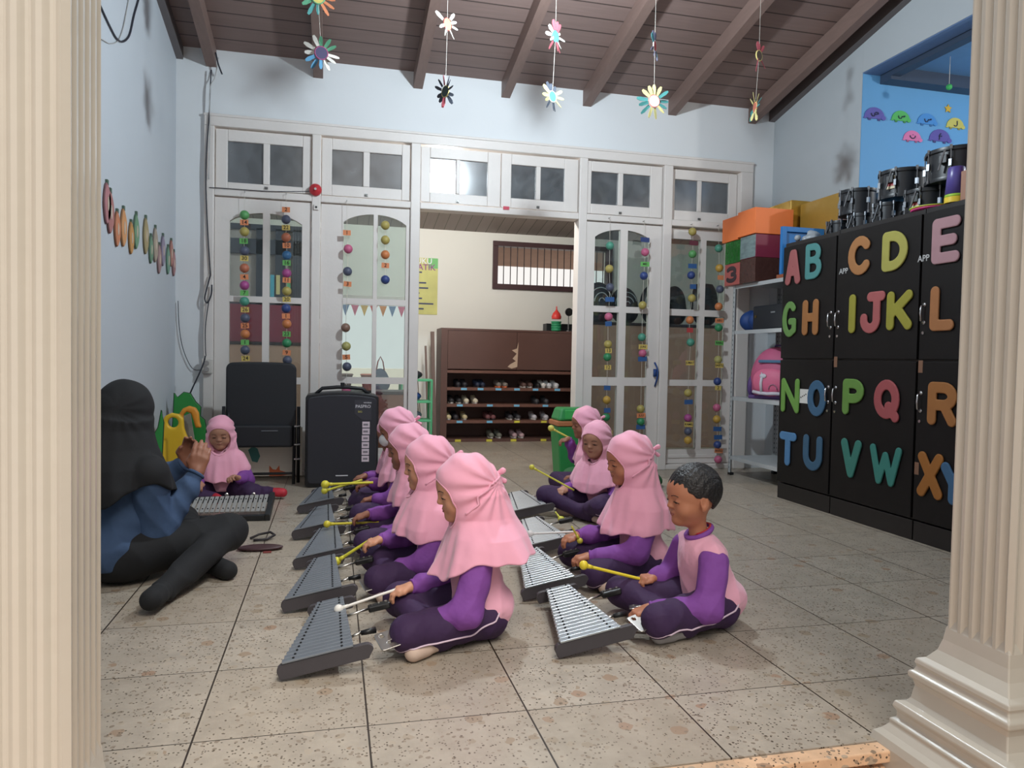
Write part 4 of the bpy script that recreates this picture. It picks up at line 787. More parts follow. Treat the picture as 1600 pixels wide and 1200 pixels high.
cable('cable', 'thin dark wire from the coiled lead down to the outlet', [(326, 472), (321, 510), (321, 545), (322, 556)], 6.245, .004, WIRE)
cable('cable', 'dark wire running from the outlet down behind the green tree', [(321, 556), (316, 573), (300, 608), (285, 640), (268, 672)], 6.05, .006, WIRE)
cable('cable', 'thin wire along the corner of the left wall', [(278, 470), (280, 510), (286, 545), (300, 575), (316, 578)], 6.28, .003, WIRE)
cable('cable', 'thin wire along the mid rail of the frame to the red bell', [(327, 293), (360, 295), (420, 299), (490, 299)], 6.258, .003, WIRE)
r = thing('power_outlet', 'clear plastic covered power outlet on the left frame post', 'outlet', atY(324, 572, 6.255)); obj('outlet_box', MB().box((-.04, -.03, -.06), (.04, 0, .06)), mat('ivory_plastic', (200, 196, 190), .35), r, bevel=.008)
for z in (-.025, .025): obj('plug', MB().cyl((0, -.03, z), (0, -.055, z), .018), mat('grey_plug', (150, 146, 144), .4), r)
# red sticker above the doorway
o = obj('red_sticker', MB().box((-.027, -.001, -.014), (.027, 0, .014)), mat('red_paper', (196, 70, 90), .6), loc=atY(791, 325, 6.262)); tag(o, 'small red sticker on the lintel above the doorway', 'sticker')
# poster in the back room
p0 = atY(645, 402, YW-.004); p1 = atY(683, 492, YW-.004); W_ = p1.x-p0.x; H_ = p0.z-p1.z
m = mat('poster_print', (206, 206, 130), .6, var=.25, scale=5); o = obj('poster', MB().box((0, -.002, 0), (W_, 0, H_)), m, loc=(p0.x, YW-.003, p1.z)); tag(o, 'yellow green poster with dark lines of text on the back room wall', 'poster')
obj('poster_corner', MB().box((W_*.62, -.003, H_*.82), (W_, -.002, H_)), mat('poster_green', (120, 196, 120), .6), o)
text('poster_title', 'UKU', .095, FY(W_*.45, -.004, H_*.94), mat('poster_white', (240, 244, 250), .6), o); text('poster_title', 'ATIK', .10, FY(W_*.55, -.004, H_*.83), mat('poster_pink', (150, 80, 140), .6), o)
for i, wd in enumerate((.4, .22, .6, .7, .3, .42, .95, .5)): obj('poster_text', MB().box((.01, -.004, H_*(.73-i*.092)), (.01+wd*W_*.85, -.003, H_*(.73-i*.092)+.018)), mat('poster_ink', (70, 76, 110), .7), o)
# ================================================================== shoe cabinet in the back room
CB0, CB1, CF_ = 1.235, 3.10, 8.62
r = thing('shoe_cabinet', 'brown wooden shoe cabinet with four open shelves in the back room', 'cabinet', ((CB0+CB1)/2, 8.82, 0)); cx = (CB0+CB1)/2; dy = CF_-8.82
m_ = MB().box((CB0-cx, dy, 0), (CB0-cx+.075, .22, 1.345)).box((CB1-cx-.04, dy, 0), (CB1-cx, .22, 1.345)).box((CB0-cx+.075, .19, 0), (CB1-cx-.04, .22, 1.345)).box((CB0-cx+.075, dy, 1.32), (CB1-cx-.04, .19, 1.345)).box((CB0-cx+.075, dy, .0), (CB1-cx-.04, .19, .035))
obj('carcass', m_, BRWN, r)
obj('flap_door', MB().box((CB0-cx+.078, dy+.004, .865), (-.02, dy+.022, 1.318)), BRWN, r, bevel=.002); obj('flap_door', MB().box((-.015, dy+.004, .865), (CB1-cx-.043, dy+.022, 1.318)), BRWN, r, bevel=.002)
obj('bare_scratch', MB().add([(-.13+a, dy+.0032, z) for a, z in ((0, .90), (.05, .88), (.12, .90), (.13, 1.2), (.11, 1.12), (.05, 1.10), (.11, 1.06), (.06, 1.0), (.10, .97), (.03, .93))], [tuple(range(10))]), mat('bare_wood', (196, 172, 150), .8), r)
for z in (.83, .625, .43, .235): obj('shelf', MB().box((CB0-cx+.075, dy-.004, z-.012), (CB1-cx-.04, .19, z+.022)), mat('brown_shelf_edge', (110, 74, 62), .5), r)
for z, xs, c in ((.625, (725, 751, 779, 808, 837, 871), 'b'), (.43, (719, 766, 808, 853), 'b'), (.235, (719, 766, 809, 851), 'bbyy'), (.012, (717, 766, 804, 851), 'y')):
    for i, x in enumerate(xs):
        p = atY(x, 600, CF_-.006); cc = c[i] if len(c) > 1 else c; q = obj('name_label', MB().box((-.035, -.0015, -.012), (.035, 0, .014)), mat('label_'+cc, (120, 186, 220) if cc == 'b' else (214, 204, 70), .6), r); q.location = (p.x-cx, dy-.005, z+.004)
def shoe_mesh():
    S = SDF((-.05, -.16, -.01), (.05, .16, .12), .006)
    S.cap((0, -.09, .03), (0, .03, .035), .032, .030, k=0); S.cap((0, .02, .035), (0, .10, .05), .030, .032, k=.02); S.cap((0, .06, .05), (0, .10, .075), .03, .028, k=.02)
    S.ell((0, .085, .10), (.02, .035, .035), k=.006, op='sub'); S.fn(lambda X, Y, Z: np.maximum(.008-Z, np.abs(X)-.036)+0*Y, k=.006); return S.mesh('shoe')
SHM = shoe_mesh(); SOLE = MB().prism([(.036*math.cos(a)*(1.0 if math.sin(a) < 0 else .9), .125*math.sin(a)+.0) for a in [2*PI*i/20 for i in range(20)]], Matrix.Translation((0, 0, 0)), .016)
SOLEM = bpy.data.meshes.new('shoe_sole'); SOLEM.from_pydata([tuple(v) for v in SOLE.v], [], SOLE.f)
ROWS = [('top', .647, [(714, 'blackish'), (724, 'blackish'), (744, 'navy'), (752, 'navy'), (777, 'grey and orange'), (787, 'grey and orange'), (816, 'brown'), (826, 'brown'), (838, 'black'), (846, 'white'), (855, 'silver'), (866, 'silver')]),
        ('second', .452, [(704, 'black and white'), (716, 'black and white'), (727, 'cream'), (741, 'cream'), (836, 'dark grey'), (851, 'dark grey')]),
        ('third', .257, [(700, 'cream tan'), (711, 'charcoal'), (725, 'cream tan'), (761, 'maroon'), (769, 'maroon'), (796, 'striped black'), (808, 'striped black'), (833, 'white strapped'), (851, 'white strapped')]),
        ('lowest', .035, [(767, 'green grey'), (779, 'green grey'), (803, 'pinkish'), (814, 'pinkish')])]
SCOL = {'blackish': (36, 34, 40), 'navy': (30, 40, 62), 'grey and orange': (120, 112, 104), 'brown': (86, 62, 56), 'black': (24, 22, 24), 'white': (206, 202, 196), 'silver': (196, 196, 198), 'black and white': (40, 38, 40), 'cream': (206, 196, 172), 'dark grey': (58, 58, 62),
        'cream tan': (196, 180, 140), 'charcoal': (50, 46, 52), 'maroon': (110, 66, 68), 'striped black': (60, 58, 62), 'white strapped': (190, 186, 190), 'green grey': (112, 112, 100), 'pinkish': (170, 142, 146)}
for rn, z, L_ in ROWS:
    for i, (x, c) in enumerate(L_):
        p = atY(x, 620, CF_+.14); o = bpy.data.objects.new('shoe', SHM.copy()); o.data.materials.append(mat('shoe_'+c.replace(' ', '_'), SCOL[c], .6, var=.15, scale=30)); C.objects.link(o); o.location = (p.x, CF_+.15, z+.002)
        nb_ = [q for q, (xx, cc) in enumerate(L_) if cc == c]; side = 'left one' if nb_.index(i) == 0 else 'right one'
        tag(o, '%s shoe on the %s open shelf%s' % (c, rn, '' if len(nb_) == 1 else ', '+side+' of its pair'), 'shoe', 'shoes in the brown shoe cabinet')
        s_ = bpy.data.objects.new('shoe_sole', SOLEM.copy()); C.objects.link(s_); s_.data.materials.append(mat('sole_orange', (226, 120, 70), .6) if 'orange' in c else mat('sole_pale', (190, 186, 180), .6) if c not in ('navy', 'blackish', 'black', 'dark grey', 'maroon', 'charcoal') else mat('sole_dark', (50, 48, 50), .6)); s_.parent = o
# things on the shoe cabinet
o = lat('funnel', 'red upturned funnel on the stacked green bowls', 'funnel', [(.055, 0), (.06, .03), (.045, .07), (.018, .10), (.010, .115), (.007, .155), (.0, .157)], mat('red_plastic', (226, 66, 60), .4), atY(869, 515, 8.66)+Vector((0, 0, .128)))
base = atY(869, 515, 8.66)
for i in range(4): lat('plastic_bowl', 'green plastic bowl, %s of the stack under the red funnel' % ['lowest', 'second', 'third', 'topmost'][i], 'bowl', [(.052, 0), (.062, .012), (.064, .024), (.062, .028), (.05, .028)], mat('green_plastic', (50, 150, 104), .4), (base.x, 8.66, 1.346+i*.030), 'green bowls stacked under the funnel')
o = bx('black_box', 'low black box beside the stacked bowls', 'box', (base.x-.10, 8.74, 1.346), (base.x+.42, 8.9, 1.44), BLK)
p = atY(887, 480, 8.7); r = thing('round_mirror', 'small round metal mirror on a stand above the shoe cabinet', 'mirror', (p.x+.02, 8.72, 1.346)); obj('mirror_disc', MB().cyl((0, 0, .24), (0, -.02, .24), .05, n=24), CHR, r); obj('mirror_stand', MB().cyl((0, 0, 0), (0, 0, .2), .008).cyl((0, 0, 0), (0, 0, .012), .04), CHR, r)
# wooden laths leaning by the cabinet
WD = mat('raw_dark_wood', (112, 92, 84), .7, var=.2, scale=14, stretch=(8, 8, 1))
for i, (x0_, x1_, zt_, w_) in enumerate(((676, 679, 1.29, .03), (672, 674, 1.12, .016), (668, 664, 1.05, .006), (670, 669, 1.0, .006))):
    a = atY(x0_+4, 690, 8.55); b = atY(x1_, 520, 8.62); o = obj('wooden_lath', MB().tube([Vector((0, 0, 0)), Vector((b.x-a.x, .2, zt_))], w_, 4), WD); o.location = (a.x-.045*i, 8.62-.03*i, 0.01); tag(o, ['wide wooden board leaning on the wall beside the shoe cabinet', 'narrower wooden lath leaning left of the wide board', 'thin twig-like stick leaning furthest left by the shoe cabinet', 'thin stick between the lath and the outermost twig'][i], 'stick')
# green plastic rack
r = thing('plastic_rack', 'small green plastic tiered rack in the back room', 'rack', (.93, 8.3, 0)); GR = mat('mint_plastic', (86, 178, 130), .5)
for z in (.12, .29, .50, .74): obj('rack_tier', MB().box((-.20, -.14, z-.012), (.15, .14, z+.012)), GR, r, bevel=.004)
for x in (-.19, .14):
    for y in (-.13, .13): obj('rack_leg', MB().cyl((x, y, 0), (x, y, .745), .013), GR, r)
for z, c, w_, nm in ((.753, (34, 36, 44), .10, 'black helmet-like bag on the top tier of the green rack'), (.513, (40, 70, 130), .09, 'blue bundle on the middle tier of the green rack'), (.303, (96, 108, 122), .10, 'grey bundle on the lower tier of the green rack')):
    S = SDF((-.16, -.12, -.01), (.16, .12, .14), .01); S.ell((0, 0, .045), (w_, .08, .05), k=0); S.disp(lambda X, Y, Z: .005*np.sin(50*X)*np.sin(40*Y)); S.fn(lambda X, Y, Z: -Z+0*X+0*Y); o = sobj('cloth_bundle', S, mat('bundle_%d' % c[0], c, .7)); o.location = (.88, 8.3, z); tag(o, nm, 'bundle')
# brown low cabinets behind the glass doors with bags on top
def low(label, x0_, x1_, y0_, y1_, h, col=BRWN):
    r = thing('low_cabinet', label, 'cabinet', ((x0_+x1_)/2, (y0_+y1_)/2, 0)); hx, hy = (x1_-x0_)/2, (y1_-y0_)/2
    obj('carcass', MB().box((-hx, -hy, 0), (hx, hy, h-.03)), col, r, bevel=.004); obj('cabinet_top', MB().box((-hx-.005, -hy-.01, h-.029), (hx+.005, hy, h)), mat('dark_cabinet_top', (50, 40, 42), .5), r, bevel=.003)
low('plain brown cabinet seen through the right-hand glass doors', 2.78, 4.6, 7.9, 8.3, 1.435, mat('brown_back_panel', (176, 142, 124), .55, var=.08))
low('plain brown cabinet behind the leftmost glass door', -1.25, -.13, 7.9, 8.3, 1.12, mat('brown_back_panel', (176, 142, 124), .55, var=.08))
bx('maroon_box', 'maroon fronted box on the brown cabinet behind the leftmost door', 'box', (-1.2, 7.95, 1.121), (-.18, 8.2, 1.50), mat('maroon_panel', (130, 50, 68), .5))
low('low orange-brown cabinet behind the second glass door', .1, .72, 7.2, 7.6, .66, mat('orange_brown_panel', (150, 92, 66), .55))
r = thing('display_frame', 'dark hanging lattice frame seen through the leftmost glass door', 'frame', (-.62, 8.5, 0)); DKF = mat('dark_lattice', (62, 66, 78), .5)
m_ = MB().box((-.60, -.02, 1.40), (.60, .02, 1.60)).box((-.60, -.02, 2.08), (.60, .02, 2.24)).box((-.60, -.02, 2.34), (.60, .02, 2.40))
for x in (-.6, -.2, .0, .18, .5): m_.box((x, -.02, 1.5), (x+.1, .02, 2.36))
obj('lattice', m_, DKF, r); obj('frame_stand', MB().box((-.58, -.02, 0), (-.54, .02, 1.42)).box((.54, -.02, 0), (.58, .02, 1.42)), DKF, r)
for i, (x, c) in enumerate(((-.03, (90, 180, 206)), (.03, (216, 206, 150)), (.14, (110, 190, 140)), (.32, (90, 150, 120)), (.42, (220, 90, 110)))): obj('ribbon', MB().box((x-.02, -.03, 1.62+.03*i % .1), (x+.02, -.025, 1.86)), mat('ribbon_%d' % i, c, .6), r)
obj('white_backing', MB().box((-.60, .03, 1.50), (.60, .04, 2.38)), mat('pale_backing', (176, 170, 168), .7), r)
def bag(label, x, y, z, sx_, sz, rot=0.0, pale=True):
    S = SDF((-.3, -.18, -.02), (.3, .18, .5), .012); S.ell((0, 0, sz*.5), (sx_, .12, sz*.5), k=0); S.ell((sx_*.2, 0, sz*.3), (sx_*.8, .13, sz*.3), k=.05); S.fn(lambda X, Y, Z: -Z+0*X+0*Y, k=.01)
    r = sobj('drum_bag', S, mat('black_nylon', (32, 36, 44), .5, var=.2)); r.location = (x, y, z); tag(r, label, 'bag', 'black bags heaped behind the glass doors'); r.rotation_euler = (0, rot, 0)
    if pale:
        for q in (.2, .5, .8):
            obj('pale_piping', MB().tube([(sx_*q*math.cos(a), -.115*math.sqrt(max(0.02, 1-q*q*.9))-.008, sz*.5+sz*.44*q*math.sin(a)) for a in [PI*(.1+.9*i/12) for i in range(13)]], .006, 6), mat('pale_piping', (190, 200, 206), .5), r, smooth=True)
bag('black bag with pale piping behind the door with the blue handle, left one', 2.96, 8.05, 1.437, .17, .46)
bag('black bag with pale piping behind the door with the blue handle, middle one', 3.30, 8.12, 1.437, .17, .42)
bag('black bag with pale piping behind the door with the blue handle, right one', 3.62, 8.03, 1.437, .15, .46)
bag('shiny black bag standing behind the rightmost glass door', 3.93, 8.1, 1.437, .14, .46, pale=False)
bag('tall black bag behind the right pane of the rightmost glass door', 4.32, 8.1, 1.437, .17, .55, pale=False)
# things before the added bright window
r = thing('pennant_string', 'string of small coloured pennants across the added bright window', 'pennants', (.36, 9.012, 1.60)); obj('string', MB().tube([(-.5, 0, .03), (0, 0, -.01), (.5, 0, .03)], .003, 5), STRING, r)
for i in range(9): c = [(214, 90, 90), (226, 150, 90), (120, 150, 190), (220, 120, 150), (230, 190, 110)][i % 5]; x = -.44+i*.11; obj('pennant', MB().prism([(x-.045, 0), (x, -.13), (x+.045, 0)], FY(0, 0, .0), .003), mat('pennant_%d' % (i % 5), c, .7), r)
r = thing('hanging_bag', 'slate blue bag hanging in front of the added bright window', 'bag', (.56, 9.06, 0.552)); S = SDF((-.16, -.1, -.02), (.16, .1, .4), .01); S.ell((0, 0, .12), (.12, .06, .12), k=0); S.ell((0, 0, .20), (.08, .05, .1), k=.05); sobj('bag_body', S, mat('slate_bag', (84, 100, 122), .7), r); obj('bag_strap', MB().tube([(-.05, 0, .26), (-.03, 0, .38), (.0, 0, .44), (.03, 0, .38), (.05, 0, .26)], .008, 6), mat('red_strap', (150, 60, 60), .7), r, smooth=True)
for i, (x, h_, c, lb) in enumerate(((.12, .95, (110, 86, 80), 'tall brown plant pot silhouette at the added bright window'), (.34, .80, (196, 120, 100), 'pinkish pot standing at the added bright window'))): o = lat('flower_pot', lb, 'pot', [(.05, 0), (.07, .14), (.08, .15), (.07, .16)], mat('pot_%d' % i, c, .7), (x, 8.93, 0)); o.location.z = .0; o.scale = (1, 1, 1); o.location = (x, 8.8, .662-.0) if False else (x, 7.4, .662)
# ================================================================== trash bin
p = fl(878, 740); r = thing('trash_bin', 'green plastic trash bin with a brown rim standing in the doorway', 'bin', (2.02, 6.12, 0)); G_ = mat('green_bin', (44, 138, 72), .45, var=.04)
def taper(b, w0, d0, w1, d1, z0, z1): b.add([(-w0, -d0, z0), (w0, -d0, z0), (w0, d0, z0), (-w0, d0, z0), (-w1, -d1, z1), (w1, -d1, z1), (w1, d1, z1), (-w1, d1, z1)], BF); return b
obj('bin_body', taper(MB(), .12, .10, .15, .125, 0, .43), G_, r, bevel=.012); obj('bin_rim', taper(MB(), .158, .133, .158, .133, .431, .475), mat('tan_rim', (176, 112, 72), .5), r, bevel=.008); obj('bin_lid', taper(MB(), .15, .125, .12, .10, .476, .585), G_, r, bevel=.02); obj('swing_flap', MB().box((-.09, -.128, .49), (.09, -.112, .57)), mat('green_flap', (60, 168, 84), .45), r, bevel=.006)
# ================================================================== black trolley loudspeaker
r = thing('trolley_speaker', 'large black trolley loudspeaker with a column of pale stickers', 'speaker', (.075, 5.70, 0)); SPK = mat('speaker_grille', (40, 41, 48), .5, var=.06, scale=3, bump=.25, bscale=500)
hw = .27; yF = -.0
pts = [(-hw, .0), (-hw, .04), (-hw+.01, .08), (-hw+.03, .09)]
def rrect(w, h0, h1, arc_, rr, n=6):
    out = []
    for cx_, cz_, a0 in ((w-rr, h0+rr, -90), (w-rr, h1-rr, 0), (-w+rr, h1-rr, 90), (-w+rr, h0+rr, 180)):
        for i in range(n+1): a = math.radians(a0+90*i/n); out.append((cx_+rr*math.cos(a), cz_+rr*math.sin(a)))
        if a0 == 0:
            for i in range(1, 12): u = i/12; x_ = (w-rr)*(1-2*u); out.append((x_, h1+arc_*(1-(1-2*u)**2)))
    return out
obj('speaker_cabinet', MB().prism(rrect(hw, .0, .70, .02, .03), FY(0, .30, 0), .28), BLK, r, bevel=.006)
obj('front_grille', MB().prism(rrect(hw-.015, .03, .685, .018, .035), FY(0, .024, 0), .03), SPK, r, bevel=.008)
obj('top_handle', MB().tube([(-.20, .12, .70), (-.15, .12, .745), (-.04, .12, .755), (.04, .12, .755), (.15, .12, .745), (.20, .12, .70)], .014, 8), BLK, r, smooth=True); obj('latch_knob', MB().cyl((.0, .12, .75), (.0, .12, .79), .016), BLK, r)
st = obj('sticker_sheet', MB().prism([(.09, .665), (.09, .56), (.15, .51), (.215, .51), (.215, .665)], FY(0, -.0065, 0), .0015), mat('dark_sticker', (52, 54, 62), .4), r)
text('sticker_word', 'PASPRO', .032, FY(.152, -.0085, .615), mat('sticker_white', (206, 206, 210), .5), st); text('sticker_word', 'wireless', .018, FY(.185, -.0085, .645), mat('sticker_white', (206, 206, 210), .5), st); text('sticker_word', 'BIG', .02, FY(.13, -.0085, .575), mat('sticker_yellow', (176, 170, 90), .5), st)
for i in range(6): q = obj('feature_box', MB().box((.148-.003*(i > 1), -.0085, .455-i*.052), (.203-.003*(i > 1), -.0065, .50-i*.052)), mat('pink_white_label', (214, 200, 208), .5), r); obj('label_print', MB().box((.155, -.0092, .47-i*.052), (.19, -.0085, .485-i*.052)), mat('label_grey', (130, 122, 130), .6), q)
obj('brand_strip', MB().box((-.045, -.0085, .088), (.045, -.0065, .096)), mat('sticker_white', (206, 206, 210), .5), r)
obj('caster', MB().cyl((-.2, .1, .0), (-.2, .1, .001), .01), BLK, r)
# ================================================================== folding chair, back board
r = thing('folded_chair', 'black folded high-back chair leaning against the glass door', 'chair', (-.48, 5.92, 0)); CH = mat('black_mesh_fabric', (30, 33, 38), .55, var=.15, scale=4)
def P_(x, y, Y=5.9): q = atY(x, y, Y); return (q.x+.48, q.z)
a = P_(353, 566); b = P_(462, 698); W0, W1, Z1, Z0 = a[0], b[0], a[1], b[1]
obj('chair_back', MB().prism([(x+(W0+W1)/2, z) for x, z in rrect((W1-W0)/2, Z0, Z1, .006, .05)], FY(0, .02, 0), .045), CH, r, bevel=.014, seg=3)
obj('seat_pad', MB().box((W0+.01, -.06, Z0-.0), (W1-.02, -.026, Z0+.17)), CH, r, bevel=.02, seg=3)
obj('piping_mark', MB().box((-.04, -.064, Z0+.185-.06), (.08, -.06, Z0+.19-.06)), mat('grey_badge2', (120, 124, 130), .5), r)
FRM = mat('black_tube_frame', (24, 24, 28), .35, .3)
for s_ in (0, 1):
    x = (W1-.01) if s_ else (W0+.02)
    obj('front_leg', MB().tube([(x, -.10, 0.012), (x, -.03, .35), (x, .0, Z1-.2)], .012, 8), FRM, r, smooth=True); obj('rear_leg', MB().tube([(x+.03*(1 if s_ else -1), -.02, .012), (x+.03*(1 if s_ else -1), -.045, .60)], .013, 8), FRM, r, smooth=True)
    for z in (.20, .31, .45): obj('hinge_bolt', MB().cyl((x, -.075, z), (x+.045*(1 if s_ else -1), -.065, z), .008), CHR, r)
obj('cross_bar', MB().cyl((W0+.02, -.06, .09), (W1-.01, -.06, .09), .010), FRM, r)
r = thing('painted_board', 'white board with painted animals low behind the folded chair', 'board', (-.45, 6.12, 0)); obj('panel', MB().box((-.33, 0, .03), (.22, .02, .42)), mat('cream_panel', (228, 220, 208), .6, var=.04), r, bevel=.003)
obj('lion_mane', MB().cyl((-.02, 0, .34), (-.02, -.003, .34), .075, n=20).prism([], FY(0, 0, 0), 0) if False else MB().cyl((.02, 0, .345), (.02, -.003, .345), .075, n=20), mat('orange_paint', (210, 110, 70), .6), r)
obj('spiral_face', MB().cyl((.05, -.003, .355), (.05, -.006, .355), .042, n=20), mat('dark_paint', (50, 50, 62), .6), r); obj('spiral_line', MB().tube([(.05+.034*(1-i/30)*math.cos(i*.55), -.008, .355+.034*(1-i/30)*math.sin(i*.55)) for i in range(28)], .003, 5), mat('pale_paint', (200, 196, 190), .6), r)
obj('fox', MB().prism([(-.03, .03), (.06, .03), (.14, .045), (.05, .075), (.045, .115), (.02, .08), (-.005, .085), (-.03, .115)], FY(0, 0, 0), .003), mat('orange_paint', (210, 110, 70), .6), r)
obj('teal_fish', MB().prism([(-.16, .15), (-.12, .14), (-.10, .19), (-.12, .25), (-.155, .27), (-.19, .24)], FY(0, 0, 0), .003), mat('teal_paint', (70, 130, 126), .6), r)
# ================================================================== toys by the left wall
def poly_on(Yp, px): return [(atY(x, y, Yp).x, atY(x, y, Yp).z) for x, y in px]
def board_thing(name, label, cat, Yp, px, th, m, edge=None):
    pts = poly_on(Yp, px)[::-1]; c = (sum(p[0] for p in pts)/len(pts), 0.0); r = thing(name, label, cat, (c[0], Yp, 0)); mb = MB().prism([(p[0]-c[0], p[1]) for p in pts], FY(0, 0, 0), th); o = obj('panel', mb, m, r, bevel=.004)
    if edge: obj('dark_outline', MB().tube([(p[0]-c[0], -th/2, p[1]) for p in pts], .006, 6, True), edge, r)
    return r
TG = mat('tree_green', (44, 140, 62), .55, var=.08); TE = mat('dark_green_edge', (26, 66, 36), .6)
board_thing('tree_board', 'green tree shaped board beside the corner, behind the yellow play stool', 'board', 5.95, [(266, 690), (270, 668), (272, 640), (273, 614), (278, 621), (288, 613), (298, 615), (306, 628), (314, 636), (313, 650), (320, 656), (322, 668), (322, 762), (258, 762)], .02, TG, TE)
board_thing('tree_board', 'green leaf shaped board just right of the teacher', 'board', 5.25, [(225, 690), (228, 684), (240, 681), (248, 668), (253, 641), (256, 660), (252, 740), (246, 752), (236, 735), (231, 715)], .02, TG, TE)
def ring_panel(name, label, cat, Yp, outline, hole, rad, m, groove=None, th=.05):
    pts = poly_on(Yp, outline); xs = [p[0] for p in pts]; zs = [p[1] for p in pts]; cx_ = (min(xs)+max(xs))/2; r = thing(name, label, cat, (cx_, Yp, 0))
    S = SDF((min(xs)-cx_-.05, -.06, -.01), (max(xs)-cx_+.05, .06, max(zs)+.05), .008); n = len(pts); P = np.array([(p[0]-cx_, p[1]) for p in pts])
    def f(X, Y, Z):
        d = np.full(np.broadcast(X, Z).shape, 9.0); ins = np.zeros(d.shape, bool)
        for i in range(n):
            a = P[i]; b = P[(i+1) % n]; ab = b-a; t = np.clip(((X-a[0])*ab[0]+(Z-a[1])*ab[1])/(ab@ab), 0, 1); d = np.minimum(d, np.hypot(X-a[0]-t*ab[0], Z-a[1]-t*ab[1]))
            cond = ((a[1] > Z) != (b[1] > Z)) & (X < (b[0]-a[0])*(Z-a[1])/((b[1]-a[1]) or 1e-9)+a[0]); ins ^= cond
        d = np.where(ins, -d, d); q = np.abs(Y)-th/2+.012; return np.minimum(np.maximum(d+.012, q), 0)+np.sqrt(np.maximum(d+.012, 0)**2+np.maximum(q, 0)**2)-.012
    S.fn(f, op='add')
    if hole: h = poly_on(Yp, [hole])[0]; S.fn(lambda X, Y, Z: np.hypot(X-h[0]+cx_, Z-h[1])-rad+0*Y, k=.012, op='sub')
    if groove:
        g = [poly_on(Yp, [q])[0] for q in groove]
        for u, v in zip(g[:-1], g[1:]): S.cap((u[0]-cx_, -th/2, u[1]), (v[0]-cx_, -th/2, v[1]), .010, k=.008, op='sub')
    sobj('moulded_panel', S, m, r); return r
YP_ = mat('yellow_moulded_plastic', (226, 184, 44), .42, var=.05); YO = mat('orange_moulded_plastic', (226, 150, 50), .42, var=.05)
ring_panel('play_panel', 'yellow moulded plastic play panel with a round hole, beside the teacher', 'toy', 5.55, [(252, 768), (252, 700), (253, 662), (258, 650), (268, 645), (280, 647), (287, 654), (288, 668), (291, 678), (297, 690), (294, 705), (280, 725), (274, 735), (272, 768)], (271, 660), .035, YP_, [(264, 745), (260, 720), (259, 688)])
ring_panel('play_panel', 'orange-yellow moulded arch panel behind the yellow one', 'toy', 5.75, [(279, 649), (286, 638), (296, 634), (306, 637), (311, 645), (312, 658), (315, 668), (306, 668), (302, 655), (299, 646), (292, 643), (287, 648), (287, 760), (280, 760)], None, .0, YO)
board_thing('picture_card', 'grey printed picture card leaning inside the orange arch', 'card', 5.85, [(287, 650), (298, 645), (305, 690), (306, 757), (289, 757)], .01, mat('grey_print', (150, 148, 136), .6, var=.4, scale=14))
# ================================================================== bean bag and dark cloth
S = SDF((-.3, -.3, -.01), (.3, .3, .30), .010); S.ell((-.02, 0, .09), (.21, .20, .12), k=0); S.ell((.10, .02, .05), (.16, .17, .06), k=.08); S.ell((-.06, 0, .17), (.09, .10, .08), k=.08); S.disp(lambda X, Y, Z: .004*np.sin(30*X+20*Y)*np.cos(25*Z)); S.fn(lambda X, Y, Z: -Z+0*X+0*Y, k=.01)
o = sobj('bean_bag', S, mat('green_fabric', (26, 96, 50), .7, var=.1)); o.location = (2.32, 5.46, 0); tag(o, 'dark green bean bag on the floor behind the seated girls', 'bean bag')
S = SDF((-.14, -.14, -.01), (.14, .14, .16), .010); S.ell((0, 0, .05), (.11, .11, .08), k=0); S.fn(lambda X, Y, Z: -Z+0*X+0*Y, k=.01); o = sobj('bean_bag', S, mat('green_fabric', (26, 96, 50), .7, var=.1)); o.location = (1.93, 6.0-.30, 0); tag(o, 'small green cushion at the foot of the trash bin', 'cushion')
# phone and pouch on the floor
r = thing('phone_pouch', 'dark maroon pouch lying on the floor by the teacher\'s knee', 'pouch', (-.35, 3.93, 0)); S = SDF((-.13, -.07, -.01), (.13, .07, .04), .005); S.ell((0, 0, .012), (.115, .05, .014), k=0); S.fn(lambda X, Y, Z: -Z+0*X+0*Y); sobj('pouch_body', S, mat('maroon_leather', (60, 34, 38), .45), r); obj('zip_tag', MB().box((.02, -.075, 0), (.06, -.05, .006)), mat('red_tag', (120, 50, 46), .5), r, bevel=.002)
o = obj('cloth_strap', MB().tube([(0, 0, .008), (.04, .03, .02), (.10, .035, .03), (.125, .0, .022), (.09, -.04, .01), (.02, -.045, .008)], .007, 6), mat('dark_strap', (44, 40, 44), .6), smooth=True); o.location = (-.42, 4.15, 0); tag(o, 'dark looped strap on the floor behind the teacher\'s knee', 'strap')
